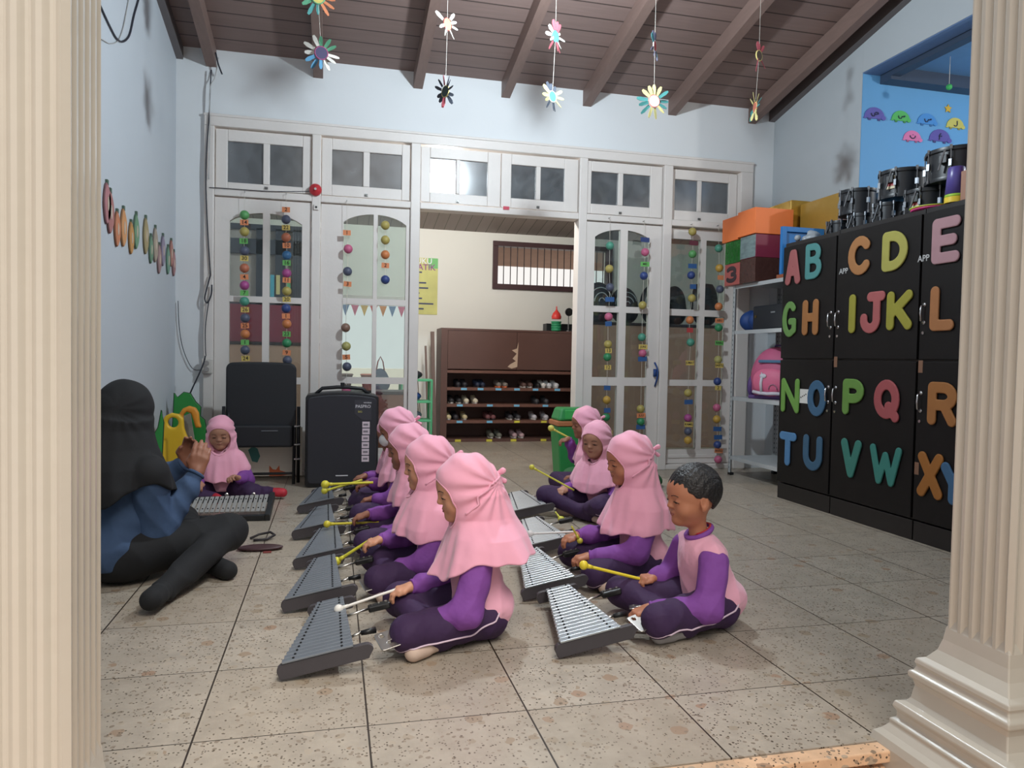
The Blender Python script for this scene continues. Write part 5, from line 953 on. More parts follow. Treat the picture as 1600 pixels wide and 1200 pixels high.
# ================================================================== marching glockenspiels
def glock(label, o_, barcol, nb_=18, rz=0.0):
    tl = math.radians(10.5); T = Matrix.Rotation(-tl, 4, 'Y')
    r = thing('glockenspiel', label, 'glockenspiel', (o_[0], o_[1], 0), rz, 'marching glockenspiels on the tiled floor')
    PLK = mat('grey_lacquered_wood', (66, 62, 66), .45, var=.12, scale=20)
    def plank(x0, x1, y0, y1, z0, z1):
        rr = (z1-z0)*.45; pts = []
        for cx_, cz_, a0 in ((x1-rr, z0+.006, -90), (x1-rr, z1-rr, 0), (x0+rr, z1-rr, 90), (x0+rr*.5, z0+.006, 180)):
            for i in range(5):
                a = math.radians(a0+90*i/4); q = rr if cz_ > z0+.01 else .006; pts.append((cx_+q*math.cos(a), cz_+q*math.sin(a)))
        return MB().prism(pts, T @ FY(0, y1, .004), y1-y0)
    obj('end_plank', plank(0, .295, 0, .020, 0, .048), PLK, r, bevel=.002); obj('end_plank', plank(.075, .255, .50, .518, .0, .046), PLK, r, bevel=.002)
    obj('side_rail', MB().box((0, 0, 0), (0, 0, 0)) and MB().tube([T @ Vector((.05, .015, .034)), T @ Vector((.135, .505, .034))], .010, 6), PLK, r)
    obj('side_rail', MB().tube([T @ Vector((.205, .015, .034)), T @ Vector((.195, .505, .034))], .010, 6), PLK, r)
    bm_ = mat(*barcol[:2], **barcol[2]); pg = mat('black_rubber', (22, 22, 24), .6)
    for i in range(nb_):
        t = i/(nb_-1); y0 = -.004+.5*i/nb_; x0 = .020+(.115-.020)*t; x1 = .236+(.212-.236)*t
        b = obj('tone_bar', MB().box((x0, y0, .054), (x1, y0+.0245, .061), T), bm_, r, bevel=.0015)
        L_ = x1-x0
        for q in (x0+.16*L_, x1-.16*L_): obj('peg', MB().cyl(T @ Vector((q, y0+.012, .0605)), T @ Vector((q, y0+.012, .0645)), .0036, n=8), pg, b)
    ST = mat('bright_steel', (200, 196, 190), .28, 1.0); BP = mat('black_clamp', (20, 20, 22), .4)
    for (y, x0, x1) in ((.335, .205, .30), (.13, .225, .275)):
        rod = obj('carrier_rod', MB().cyl(T @ Vector((x0, y, .035)), T @ Vector((x1, y+.015, .040)), .005, n=8), ST, r, smooth=True)
    c1 = obj('clamp', MB().box((.295, .33, .020), (.375, .362, .044), T @ Matrix.Translation((0, 0, .008))), BP, r, bevel=.006)
    for q in (.31, .335, .36): obj('rivet', MB().cyl(T @ Vector((q, .346, .052)), T @ Vector((q, .346, .056)), .005, n=10), ST, c1)
    obj('clamp', MB().cyl(T @ Vector((.262, .132, .040)), T @ Vector((.31, .14, .036)), .008, .011, n=10), BP, r, smooth=True)
    def plate(cx_, cy_, w_, h_, z, rot, tilt):
        M = T @ Matrix.Translation((cx_, cy_, z)) @ Matrix.Rotation(rot, 4, 'Z') @ Matrix.Rotation(tilt, 4, 'X')
        S = SDF((-w_/2-.01, -h_/2-.01, -.006), (w_/2+.01, h_/2+.01, .008), .0025)
        S.fn(lambda X, Y, Z: np.maximum(np.sqrt(np.maximum(np.abs(X)-w_/2+.010, 0)**2+np.maximum(np.abs(Y)-h_/2+.010, 0)**2)-.010, np.abs(Z)-.0018), op='add')
        S.fn(lambda X, Y, Z: np.hypot(X+w_*.2, Y-h_*.28)-.007+0*Z, op='sub'); S.cap((-w_*.05, -h_*.18, 0), (w_*.25, -h_*.12, 0), .006, k=0, op='sub')
        me_ = S.mesh('mounting_plate'); me_.transform(M); q = link('mounting_plate', me_, ST, r)
        return q
    plate(.345, .085, .075, .085, .015, .25, .35); plate(.395, .245, .06, .075, .004, -.35, -.2)
    return r
LM = ('slate_bar_metal', (132, 138, 146), dict(rough=.42, metal=.6, var=.06)); RM = ('silver_bar_metal', (196, 202, 208), dict(rough=.33, metal=.9, var=.05))
glock('grey glockenspiel nearest the camera in the left row', (-.150, 2.315), LM)
glock('second grey glockenspiel from the camera in the left row', (-.178, 2.93), LM)
glock('middle grey glockenspiel of the five in the left row', (-.165, 3.52), LM)
glock('fourth grey glockenspiel of the left row, second from the loudspeaker', (-.200, 4.09), LM)
glock('farthest grey glockenspiel of the left row, beside the black loudspeaker', (-.203, 4.766), LM)
glock('silver glockenspiel in front of the seated boy', (.736, 2.315), RM)
glock('silver glockenspiel second from the camera in the right row', (.768, 2.90), RM)
glock('silver glockenspiel third from the camera, half behind a pink hijab', (.955, 3.57), RM)
glock('farthest silver glockenspiel of the right row, behind the pink hijab', (1.08, 4.40), RM)
# the upright-facing one in front of the small girl
r = thing('glockenspiel', 'black framed glockenspiel with pale bars facing the teacher', 'glockenspiel', (-.62, 4.64, 0), -.03, 'marching glockenspiels on the tiled floor'); T = Matrix.Rotation(.30, 4, 'X')
obj('end_plank', MB().box((.235, -.02, 0), (.265, .27, .05), T), BLK, r, bevel=.004); obj('end_plank', MB().box((-.265, .02, 0), (-.235, .21, .05), T), BLK, r, bevel=.004); obj('front_rail', MB().box((-.235, -.02, .002), (.235, .0, .042), T), BLK, r, bevel=.003); obj('rear_rail', MB().box((-.235, .22, .002), (.235, .24, .042), T), BLK, r, bevel=.003)
for i in range(16):
    x = -.222+i*.0288; b = obj('tone_bar', MB().box((x, .012-.0*i, .050), (x+.022, .20+.0016*i, .057), T), mat('dull_white_bar', (168, 168, 166), .35, .4), r, bevel=.0015)
    for q in (.05, .165): obj('peg', MB().cyl(T @ Vector((x+.011, q, .057)), T @ Vector((x+.011, q, .061)), .004, n=8), mat('black_rubber', (22, 22, 24), .6), b)
for x in (-.02, .14): obj('wing_nut', MB().ball(T @ Vector((x, .25, .045)), (.012, .006, .012), 8, 6).cyl(T @ Vector((x, .25, .02)), T @ Vector((x, .25, .05)), .005), mat('bright_steel', (200, 196, 190), .28, 1.0), r)
def mallet(label, a, b, col, hr=.0165, sr=.0052):
    a = Vector(a); b = Vector(b); o = thing('mallet', label, 'mallet', a, 0, 'glockenspiel mallets'); d = b-a
    m = mat('mallet_'+'%d_%d_%d' % col, col, .4, var=.03); obj('stick', MB().tube([d*(i/6) for i in range(7)], sr, 10), m, o, smooth=True); obj('mallet_head', MB().ball((0, 0, 0), hr, 18, 12), m, o, smooth=True)
    u = d.normalized(); obj('collar', MB().cyl(u*hr*.8, u*(hr+.02), sr*1.5, sr*1.1, n=12), m, o, smooth=True); return o
# ================================================================== people
from mathutils.bvhtree import BVHTree
PINK = mat('pink_jersey', (232, 168, 188), .85, var=.04, sheen=.3, bump=.8, bscale=17); PINKH = mat('pink_hijab_jersey', (238, 168, 190), .8, var=.03, sheen=.3, bump=.45, bscale=13)
PURP = mat('purple_sleeve_cotton', (126, 68, 150), .8, var=.06, bump=.85, bscale=18); TROU = mat('dark_purple_trousers', (54, 30, 68), .8, var=.08, bump=.8, bscale=17)
PIPE = mat('pale_pink_piping', (214, 190, 206), .7); SOCK = mat('beige_sock', (200, 176, 160), .85, var=.12, scale=40); GSOCK = mat('grey_sock', (150, 146, 146), .85, var=.08)
HAIR = mat('black_hair', (22, 18, 18), .45, var=.3, scale=90, bump=.5, bscale=130); EYEW = mat('eye_white', (200, 190, 182), .3); EYEB = mat('dark_iris', (26, 16, 14), .25); LIP = mat('lip_skin', (150, 88, 78), .5)
SKINS = {k: mat('skin_'+k, c, .5, var=.05, scale=14, sss=.12) for k, c in dict(a=(198, 142, 112), b=(176, 116, 86), c=(166, 108, 82), d=(150, 100, 78), e=(176, 128, 104)).items()}
BLKF = mat('black_fabric', (20, 21, 24), .85, var=.2, bump=.05, bscale=150); DENIM = mat('blue_denim', (58, 80, 112), .85, var=.10, scale=30, bump=.5, bscale=16)
def V3(a): return np.array(a, float)
def rotm(pitch, yaw=0.0, roll=0.0):    # head frame -> body frame; pitch > 0 looks down, yaw > 0 turns left
    return np.array((Matrix.Rotation(yaw, 3, 'Z') @ Matrix.Rotation(pitch, 3, 'Y') @ Matrix.Rotation(roll, 3, 'X')))
def hand(S, w, d, n, t, curl=(30, 40, 30), s=1.0, infl=0.0, thumb=0.5, spread=1.0):
    w, d, n, t = V3(w), V3(d), V3(n), V3(t); d /= np.linalg.norm(d); t = t-d*(t@d); t /= np.linalg.norm(t); n = n-d*(n@d)-t*(n@t); n /= np.linalg.norm(n)
    for i, (of, Ln, kl) in enumerate(((.0225, .95, .050), (.0075, 1.05, .053), (-.0075, 1.0, .050), (-.0215, .8, .045))):
        k0 = w+d*kl*s+t*of*s*spread; S.cap(w+t*of*.5*s, k0, .0105*s, .0092*s, k=.012)
        a = 0.0; p = k0; c_ = [math.radians(q*(1+.12*i)) for q in curl]
        for L_, cc, r0, r1 in zip((.023, .016, .013), c_, (.0082, .0074, .0068), (.0074, .0068, .0058)):
            a += cc; v = d*math.cos(a)+n*math.sin(a); q = p+v*L_*Ln*s; S.cap(p, q, r0*s, r1*s, k=.0035); p = q
    b = w+d*.012*s+t*.016*s; v1 = d*.65+t*.75*(1-thumb*.5)+n*.35*thumb; v1 /= np.linalg.norm(v1); m_ = b+v1*.026*s; v2 = d*.85+t*.10-t*.4*thumb+n*.45*thumb; v2 /= np.linalg.norm(v2)
    S.cap(b, m_, .0105*s, .0085*s, k=.012); S.cap(m_, m_+v2*.022*s, .0082*s, .0066*s, k=.004)
def head(S, c, R, s, ears=False, detail=True):
    E = lambda p, r, k=.02, op='add': S.ell(c+R@(V3(p)*s), V3(r)*s, k=k*s, op=op, R=R)
    K = lambda a, b, r0, r1, k=.01, op='add': S.cap(c+R@(V3(a)*s), c+R@(V3(b)*s), r0*s, r1*s, k=k*s, op=op)
    E((-.012, 0, .027), (.092, .077, .084)); E((.014, 0, -.026), (.062, .060, .070), .03); E((.040, 0, -.070), (.032, .034, .026), .03); E((.030, 0, .028), (.052, .058, .050), .03)
    if not detail: return
    for y in (-1, 1):
        E((.044, y*.034, -.036), (.030, .028, .028), .02); E((.087, y*.029, .000), (.010, .015, .009), .012, 'sub'); E((.0665, y*.030, -.003), (.0145, .0165, .0105), .005)
        if ears:
            E((-.008, y*.078, -.010), (.017, .006, .026), .006); E((-.002, y*.084, -.008), (.009, .005, .015), .005, 'sub'); E((-.005, y*.077, -.032), (.009, .005, .009), .006)
    K((.079, 0, .002), (.0865, 0, -.018), .0050, .0080, .014); E((.0875, 0, -.0215), (.0080, .0095, .0070), .008)
    for y in (-1, 1): E((.0815, y*.0095, -.0240), (.0065, .0060, .0050), .006)
    E((.0755, 0, -.0455), (.0085, .0165, .0055), .008); E((.0735, 0, -.0545), (.0085, .0145, .0060), .008); E((.0845, 0, -.0500), (.007, .018, .0010), .0025, 'sub'); E((.060, 0, -.078), (.020, .022, .016), .016)
def fold(X, Y, Z, a=.003, f=45.0, ph=0.0):
    u = X*.8+Z*.6+.05*np.sin(9*Y+7*Z+ph); v = Y*.7-Z*.5+X*.3+.04*np.sin(11*X+ph); w1 = np.sin(f*u+2.2*np.sin(f*.30*v)+ph); w2 = np.sin(f*.62*v+1.8*np.sin(f*.25*u+ph)+2*ph)
    return a*(1.2*np.abs(w1)-.6+.8*w2*np.abs(w2))
def ribbonize(parent, body, pts, r, m, name, off=.002):
    bv = BVHTree.FromPolygons([v.co for v in body.data.vertices], [tuple(p.vertices) for p in body.data.polygons]); out = []
    P = [Vector(p) for p in pts]; Q = []
    for a, b in zip(P[:-1], P[1:]): Q += [a.lerp(b, i/8) for i in range(8)]
    Q.append(P[-1])
    for q in Q:
        co, no, _, _ = bv.find_nearest(q)
        if no.dot(q-co) < 0 and (q-co).length > .02: no = -no
        out.append(co+no*off)
    return obj(name, MB().tube(out, r, 6), m, parent, smooth=True)
DEF = dict(o=(0, 0), rz=PI, s=1.0, vox=.0045, skin='a', hs=1.07, head=(.068, 0, .527), pitch=.22, yaw=0.0, roll=0.0, neck=(.035, 0, .355), sh=((.03, .108, .322), (.03, -.108, .322)),
           el=((.075, .165, .135), (.075, -.170, .15)), wr=((.205, .115, .105), (.225, -.11, .15)), hd=((1, -.15, -.15), (1, .1, -.15)), hn=((0, -.3, -1), (0, .2, -1)), ht=((0, -1, 0), (0, 1, 0)), curl=((35, 45, 35), (25, 40, 30)),
           hip=((-.0, .065, .085), (-.0, -.065, .085)), kn=((.275, .175, .085), (.275, -.175, .085)), an=((.17, -.07, .038), (.165, .135, .036)), ft=((.215, -.16, .03), (.262, .205, .031)),
           cape=((.20, -.02, .185, .20), (.30, -.015, .165, .190), (.37, -.005, .130, .155), (.43, .01, .098, .095), (.50, .03, .095, .088)), hem=(.215, .295, .290), capeback=0.0, hair=False, mask=False, cuffs=True, bow=True, sock='s', kids=True)
def person(label, **kw):
    p = dict(DEF); p.update(kw); h = p['vox']; hs = p['hs']; R = rotm(p['pitch'], p['yaw'], p['roll']); c = V3(p['head']); sk = SKINS[p['skin']]; kd = p['kids']; q = 1.0 if kd else 1.42
    allp = np.array([p['head']]+[x for k in ('sh', 'el', 'wr', 'kn', 'an', 'ft') for x in p[k]]); m = .13*q
    lo = allp.min(0)-m*1.05; hi = allp.max(0)+m*1.05; lo[2] = -.012; lo[0] = min(lo[0], -.22*q); hi[2] = c[2]+.14*hs
    def grid(l=None, u=None): return SDF(np.maximum(lo, l) if l is not None else lo, np.minimum(hi, u) if u is not None else hi, h)
    def torso(S, i=0.0, k=.03):
        S.ell((-.005*q, 0, .09*q), (.088*q, .112*q, .082*q), k=k, infl=i); mid = (V3(p['hip'][0])+V3(p['hip'][1]))/2; nk = V3(p['neck']); up = nk-mid
        b = mid+up*.30; S.ell(b, (.080*q, .098*q, .10*q), k=k, infl=i); b = mid+up*.66; S.ell(b, (.072*q, .100*q, .09*q), k=k, infl=i)
        s0, s1 = V3(p['sh'][0]), V3(p['sh'][1]); S.cap(s0*.75+s1*.25, s1*.75+s0*.25, .044*q, k=k, infl=i)
    def arm(S, j, i=0.0, k=.02, wrist=True):
        s0, e, w_ = V3(p['sh'][j]), V3(p['el'][j]), V3(p['wr'][j]); S.cap(s0, e, .036*q, .029*q, k=k, infl=i); S.cap(e, w_, .029*q, .020*q, k=k*.7, infl=i)
    def leg(S, j, i=0.0, k=.02, foot=True):
        hp, kn, an, ft = V3(p['hip'][j]), V3(p['kn'][j]), V3(p['an'][j]), V3(p['ft'][j]); S.cap(hp, kn, .070*q, .050*q, k=k, infl=i); S.cap(kn, an, .046*q, .027*q, k=k, infl=i)
        if foot: S.cap(an, ft, .026*q, .023*q, k=.015, infl=i); S.cap(an*.6+ft*.4, ft, .024*q, .024*q, k=.01, infl=i)
    floor_ = lambda S: S.fn(lambda X, Y, Z: .004-Z+0*X+0*Y, k=.004)
    # ---- body (skin), one continuous surface
    S = grid(); torso(S, -.006)
    for j in (0, 1):
        arm(S, j, -.002); leg(S, j, -.006)
        w_ = V3(p['wr'][j]); hd = V3(p['hd'][j]); hd /= np.linalg.norm(hd); S.cap(w_, w_+hd*.01*q, .017*q, .016*q, k=.01); hand(S, w_, hd, p['hn'][j], p['ht'][j], p['curl'][j], s=q*1.0)
    S.cap(p['neck'], c+R@V3((-.01, 0, -.05))*hs, .036*q, .032*q, k=.03); head(S, c, R, hs, ears=p['hair']); floor_(S)
    body = sobj('person', S, sk); body.location = (p['o'][0], p['o'][1], 0); body.rotation_euler = (0, 0, p['rz']); tag(body, label, 'person')
    if p.get('group'): body['group'] = p['group']
    bv = BVHTree.FromPolygons([v.co for v in body.data.vertices], [tuple(f.vertices) for f in body.data.polygons])
    RM = Matrix([list(r_) for r_ in R]).to_4x4(); HM = Matrix.Translation(Vector(c)) @ RM
    def hit(y, z):
        o0 = HM @ Vector((.22*hs, y*hs, z*hs)); d = (RM @ Vector((-1, 0, 0))); r_ = bv.ray_cast(o0, d, .3); return r_[0] if r_[0] else HM @ Vector((.08*hs, y*hs, z*hs))
    def strip(pts, r_, m_, nm, par=body, off=.001):
        P_ = [hit(y, z)+(RM @ Vector((off, 0, 0))) for y, z in pts]; return obj(nm, MB().tube(P_, r_, 6), m_, par, smooth=True)
    if not p.get('noface'):
        for y in (-1, 1):
            e = hit(y*.030, -.0065); o = obj('eye', MB().ball((0, 0, 0), (.0030*hs, .0100*hs, .0026*hs), 14, 8), EYEB, body, smooth=True); o.matrix_local = Matrix.Translation(e+RM @ Vector((-.0012, 0, 0))) @ RM
            strip([(y*.017, -.006), (y*.023, -.0035), (y*.030, -.0030), (y*.038, -.0045), (y*.0445, -.0085)], .0013*hs, EYEB, 'eyelashes'); strip([(y*.016, .0165), (y*.026, .0200), (y*.036, .0190), (y*.044, .0150)], .0016*hs, mat('soft_brow', (52, 34, 28), .7), 'eyebrow', off=-.0002)
        strip([(-.0145, -.0500), (-.007, -.0470), (0, -.0480), (.007, -.0470), (.0145, -.0500)], .0021*hs, LIP, 'upper_lip', off=-.0003); strip([(-.012, -.0510), (-.006, -.0548), (0, -.0555), (.006, -.0548), (.012, -.0510)], .0024*hs, LIP, 'lower_lip', off=-.0003)
    # ---- shirt
    top = p.get('shirt', PINK); slv = p.get('sleeve', PURP); zc = p['neck'][2]
    S = grid((-1, -1, .03*q), (1, 1, zc+.05*q)); torso(S, .012*q, .04); mid = (V3(p['hip'][0])+V3(p['hip'][1]))/2
    S.ell((-.035*q, 0, .115*q), (.085*q, .12*q, .055*q), k=.05); S.cap(p['neck'], V3(p['neck'])+V3((0.005, 0, .012)), .040*q, .038*q, k=.02)
    for j in (0, 1):
        s0, e = V3(p['sh'][j]), V3(p['el'][j]); S.cap(s0, s0+(e-s0)*.12, .036*q, .034*q, k=.02, infl=.009*q)
    S.disp(lambda X, Y, Z: fold(X, Y, Z, .0034*q, 46/q, sum(map(ord, label)) % 7)+.0030*q*np.sin(26/q*Z+14/q*X+2*np.sin(20/q*Y))*(np.clip((.26*q-Z)/(.2*q), 0, 1)))
    nk = V3(p['neck']); S.fn(lambda X, Y, Z: np.maximum((.045*q+.05*(X-nk[0]))-Z+0*Y, 0)+(.052*q-Z)*1.0+0*X, k=.006)
    S.cap(nk+V3((0, 0, .0)), nk+V3((.02, 0, .12*q)), .036*q, .060*q, k=.004, op='sub'); shirt = sobj('shirt', S, top, body)
    if p.get('collar'):
        a_ = [2*PI*i/24 for i in range(24)]; pts = [nk+V3((.046*math.cos(t)+.002, .050*math.sin(t), .026-.022*math.cos(t))) for t in a_]; obj('collar', MB().tube([Vector(x) for x in pts], .0095, 8, True), slv, shirt, smooth=True)
        pts = [nk+V3((.036*math.cos(t)-.004, .040*math.sin(t), .036-.018*math.cos(t))) for t in a_]; obj('inner_collar', MB().tube([Vector(x) for x in pts], .005, 6, True), mat('red_collar', (170, 40, 50), .7), shirt, smooth=True)
    # ---- sleeves
    for j in (0, 1):
        s0, e, w_ = V3(p['sh'][j]), V3(p['el'][j]), V3(p['wr'][j]); l = np.minimum(np.minimum(s0, e), w_)-.07*q; u = np.maximum(np.maximum(s0, e), w_)+.07*q
        S = SDF(l, u, h); a0 = s0+(e-s0)*.10; S.cap(a0, e, .046*q, .042*q, k=.02, infl=.010*q); S.cap(e, e+(w_-e)*.72, .040*q, .032*q, k=.03, infl=.009*q); S.cap(e+(w_-e)*.72, w_-(w_-e)*.08, .027*q, .024*q, k=.018, infl=.004*q)
        n_ = (e-s0)/np.linalg.norm(e-s0); S.fn(lambda X, Y, Z: -((X-a0[0])*n_[0]+(Y-a0[1])*n_[1]+(Z-a0[2])*n_[2])-.030*q, k=.006)
        wd = (w_-e)/np.linalg.norm(w_-e); S.disp(lambda X, Y, Z: .0024*q*np.sin(70/q*((X-e[0])*wd[0]+(Y-e[1])*wd[1]+(Z-e[2])*wd[2])+30*Y)*np.cos(22*X+j)+fold(X, Y, Z, .0036*q, 52/q, j+1)); sl = sobj('sleeve', S, slv, body)
        if p['cuffs']:
            cpos = Vector(w_-(w_-e)*.03); u0 = Vector(wd); a1 = u0.orthogonal().normalized(); a2 = u0.cross(a1); obj('cuff', MB().tube([cpos+(a1*math.cos(t)+a2*math.sin(t))*.0235*q for t in [2*PI*i/18 for i in range(18)]], .0055*q, 8, True), slv, sl, smooth=True)
    # ---- trousers
    S = grid((-1, -1, -.012), (1, 1, .30*q)); S.ell((-.005*q, 0, .085*q), (.09*q, .115*q, .085*q), k=.03, infl=.006)
    for j in (0, 1): leg(S, j, .009*q, .03, foot=False)
    for j in (0, 1):
        an, ft = V3(p['an'][j]), V3(p['ft'][j]); v = (ft-an)/np.linalg.norm(ft-an); S.cap(an+v*.055*q, an+v*.10*q, .03*q, .03*q, k=.004, op='sub')
    S.disp(lambda X, Y, Z: fold(X, Y, Z, .0036*q, 36/q, 3+sum(map(ord, label)) % 5)); S.fn(lambda X, Y, Z: .002-Z+0*X+0*Y, k=.004); S.fn(lambda X, Y, Z: Z-.175*q-.02*q+0*X+0*Y, k=.01) if not p.get('tallknee') else None
    tr = sobj('trousers', S, p.get('trou', TROU), body)
    if p.get('pipe', True):
        for j, y in ((0, 1), (1, -1)):
            hp, kn = V3(p['hip'][j]), V3(p['kn'][j]); an = V3(p['an'][j])
            ribbonize(tr, tr, [hp+V3((-.09, y*.07, .07)), hp+V3((-.03, y*.10, .01)), hp+V3((.06, y*.12, -.035)), kn*.6+hp*.4+V3((0, y*.1, -.045)), kn+V3((.0, y*.07, -.045)), kn+V3((.06, y*.0, -.05))], .0032, PIPE, 'piping')
    # ---- feet
    for j in (0, 1):
        an, ft = V3(p['an'][j]), V3(p['ft'][j]); S = SDF(np.minimum(an, ft)-.055*q, np.maximum(an, ft)+.055*q, h); S.cap(an, ft, .027*q, .025*q, k=.01, infl=.003); S.cap(an*.4+ft*.6, ft, .028*q, .026*q, k=.01, infl=.002); S.fn(lambda X, Y, Z: .001-Z+0*X+0*Y, k=.003)
        sobj('sock' if not p.get('shoes') else 'shoe', S, {'s': SOCK, 'g': GSOCK, 'b': BLKF, 'r': mat('red_white_shoe', (186, 40, 56), .6, var=.5, scale=25)}[p['sock']], body)
    # ---- head wear
    if p['hair']:
        l = c-V3((.13, .12, .13)); u = c+V3((.13, .12, .14)); S = SDF(l, u, min(h, .0035)); S.ell(c+R@(V3((-.014, 0, .027))*hs), V3((.100, .083, .094))*hs, k=0, R=R)
        Ri = R.T
        def cut(X, Y, Z):
            x, y, z = X-c[0], Y-c[1], Z-c[2]; xx = (Ri[0][0]*x+Ri[0][1]*y+Ri[0][2]*z)/hs; yy = (Ri[1][0]*x+Ri[1][1]*y+Ri[1][2]*z)/hs; zz = (Ri[2][0]*x+Ri[2][1]*y+Ri[2][2]*z)/hs
            line = np.interp(xx, (-.12, -.07, -.03, .02, .045, .07, .10), (-.07, -.055, -.004, .012, .030, .048, .050)); return (line+.004*np.sin(130*yy)+.002*np.sin(310*yy+90*xx)-zz)*hs
        S.fn(cut, k=.004); S.disp(lambda X, Y, Z: .0016*np.sin(260*Y+60*X)*np.sin(190*X+80*Z)); sobj('hair', S, HAIR, body)
    else:
        cape = p['cape']; zs = [a[0] for a in cape]; hf, hsd, hb = p['hem']; zmax = c[2]; ph = (sum(map(ord, label)) % 10)*.6
        l = np.array([-.30*q, -.30*q, min(hf, hsd, hb)-.04*q]); u = np.array([.32*q, .30*q, max(hi[2], c[2]+.15*hs)]); S = SDF(l, u, h)
        def shell(X, Y, Z, i=0.0):
            cx_ = np.interp(Z, zs, [a[1] for a in cape]); a_ = np.interp(Z, zs, [a[2] for a in cape])-i; b_ = np.interp(Z, zs, [a[3] for a in cape])-i
            th = np.arctan2(Y, X-cx_); am = np.clip((c[2]-.06-Z)/(.22*q), 0, 1); f = 1+am*(.060*np.sin(5*th+ph+6*Z)+.040*np.sin(9*th+2*ph-9*Z)+.022*np.sin(15*th+ph+5*Z)); return (np.sqrt(((X-cx_)/a_)**2+(Y/b_)**2)-f)*np.minimum(a_, b_)
        def hemf(X, Y, Z):
            th = np.arctan2(Y, X); w_f = np.clip(np.cos(th), 0, 1)**1.5; w_b = np.clip(-np.cos(th), 0, 1)**1.5; zh = hsd+(hf-hsd)*w_f+(hb-hsd)*w_b+.007*q*np.sin(5*th+ph)+.004*np.sin(11*th); return zh-Z
        S.fn(lambda X, Y, Z: np.maximum(shell(X, Y, Z), Z-c[2]+.02), op='add')
        S.ell(c+R@(V3((-.014, 0, .025))*hs), V3((.104, .089, .098))*hs, k=.03, R=R); S.ell(c+R@(V3((-.010, 0, -.045))*hs), V3((.084, .080, .085))*hs, k=.04, R=R)
        if p['capeback']: S.cap(c+R@(V3((-.09, 0, -.01))*hs), V3((-.09*q, 0, hb+.05*q)), .035*q, .07*q, k=.06)
        # gathered folds radiating from the nape, then face opening, hem and hollow
        kp = c+R@(V3((-.11, 0, .0))*hs)
        def rad(X, Y, Z):
            dx, dy, dz = X-kp[0], Y-kp[1], Z-kp[2]; a_ = np.arctan2(dz, dx+0*dy)+.0*dy; d_ = np.sqrt(dx*dx+dy*dy+dz*dz); return (.0042 if kd else .0015)*np.sin(15*a_+ph+14*np.abs(dy))*np.clip(1-np.abs(d_-.14)/.15, 0, 1)
        S.disp(rad)
        S.fn(lambda X, Y, Z: np.maximum(shell(X, Y, Z, .015), Z-(c[2]-.115*hs)), k=.004, op='sub')
        for jj in (0, 1):      # cloth lies over the shoulders
            s0, s1, e0 = V3(p['sh'][jj]), V3(p['sh'][1-jj]), V3(p['el'][jj]); S.cap(s0*.85+s1*.15, s1*.5+s0*.5, .060*q, .062*q, k=.012); S.cap(s0, s0+(e0-s0)*.5, .062*q, .064*q, k=.012)
        S.cap(p['neck'], c+R@V3((-.02, 0, -.05))*hs, .055*q, .050*q, k=.01)
        S.fn(hemf, k=.006)
        fo = p.get('fo', (.052, .074)); S.ell(c+R@(V3((.112, 0, -.030))*hs), V3((.108, fo[0]*1.60, fo[1]*1.20))*hs, k=.004, op='sub', R=R); S.ell(c+R@(V3((.035, 0, -.03))*hs), V3((.072, .058, .085))*hs, k=.004, op='sub', R=R)
        hj = sobj('hijab', S, p.get('hmat', PINKH), body)
        rim = []
        for i in range(32):
            t = 2*PI*i/32; rim.append((fo[0]*.97*math.cos(t), -.014+fo[1]*.97*math.sin(t)))
        if kd:
            hv = BVHTree.FromPolygons([v.co for v in hj.data.vertices], [tuple(f.vertices) for f in hj.data.polygons]); P_ = []; eC, eR = V3((.112, 0, -.030)), V3((.108, fo[0]*1.60, fo[1]*1.20))
            for i in range(40):
                t = 2*PI*i/40; best = None
                for ps in range(5, 86, 2):       # walk along the cutting ellipsoid until it leaves the cloth
                    a_ = math.radians(ps); pt = eC+V3((-eR[0]*math.cos(a_), eR[1]*math.sin(a_)*math.cos(t), eR[2]*math.sin(a_)*math.sin(t))); wpt = HM @ (Vector(pt)*hs); co, no, _, ds = hv.find_nearest(wpt)
                    if ds < .004: best = co
                if best is not None: P_.append(best)
            if len(P_) > 12: obj('face_edge', MB().tube(P_, .0034, 6, True), p.get('hmat', PINKH), hj, smooth=True)
            for y in (-1, 1):
                ribbonize(hj, hj, [HM @ Vector((.03*hs, y*.10*hs, -.062*hs)), HM @ Vector((-.04*hs, y*.12*hs, -.02*hs)), HM @ Vector((-.10*hs, y*.07*hs, .012*hs)), HM @ Vector((-.125*hs, 0, .022*hs))], .0048, PINKH, 'tie_band', .001)
            if p['bow']:
                B = SDF(c+R@V3((-.12, 0, .02))*hs-.06, c+R@V3((-.12, 0, .02))*hs+.06, .0045); kk = c+R@(V3((-.115, 0, .022))*hs); B.ell(kk, .012, k=0)
                B.cap(kk, kk+R@V3((-.028, .012, .012)), .006, .012, k=.006); B.cap(kk, kk+R@V3((-.030, -.006, -.030)), .005, .010, k=.006); sobj('tie_bow', B, PINKH, hj)
    if p['mask']:
        S = SDF(c-.11, c+.13, .0035); S.ell(c+R@(V3((.045, 0, -.045))*hs), V3((.062, .056, .046))*hs, k=0, R=R); S.ell(c+R@(V3((.03, 0, -.045))*hs), V3((.060, .054, .07))*hs, k=.003, op='sub', R=R)
        sobj('face_mask', S, mat('white_mask', (214, 214, 216), .8), body)
    return body
def W2L(o, rz, pt):   # world point -> local frame of a person
    x, y = pt[0]-o[0], pt[1]-o[1]; c_, s_ = math.cos(-rz), math.sin(-rz); return (c_*x-s_*y, s_*x+c_*y, pt[2])
GRP = None
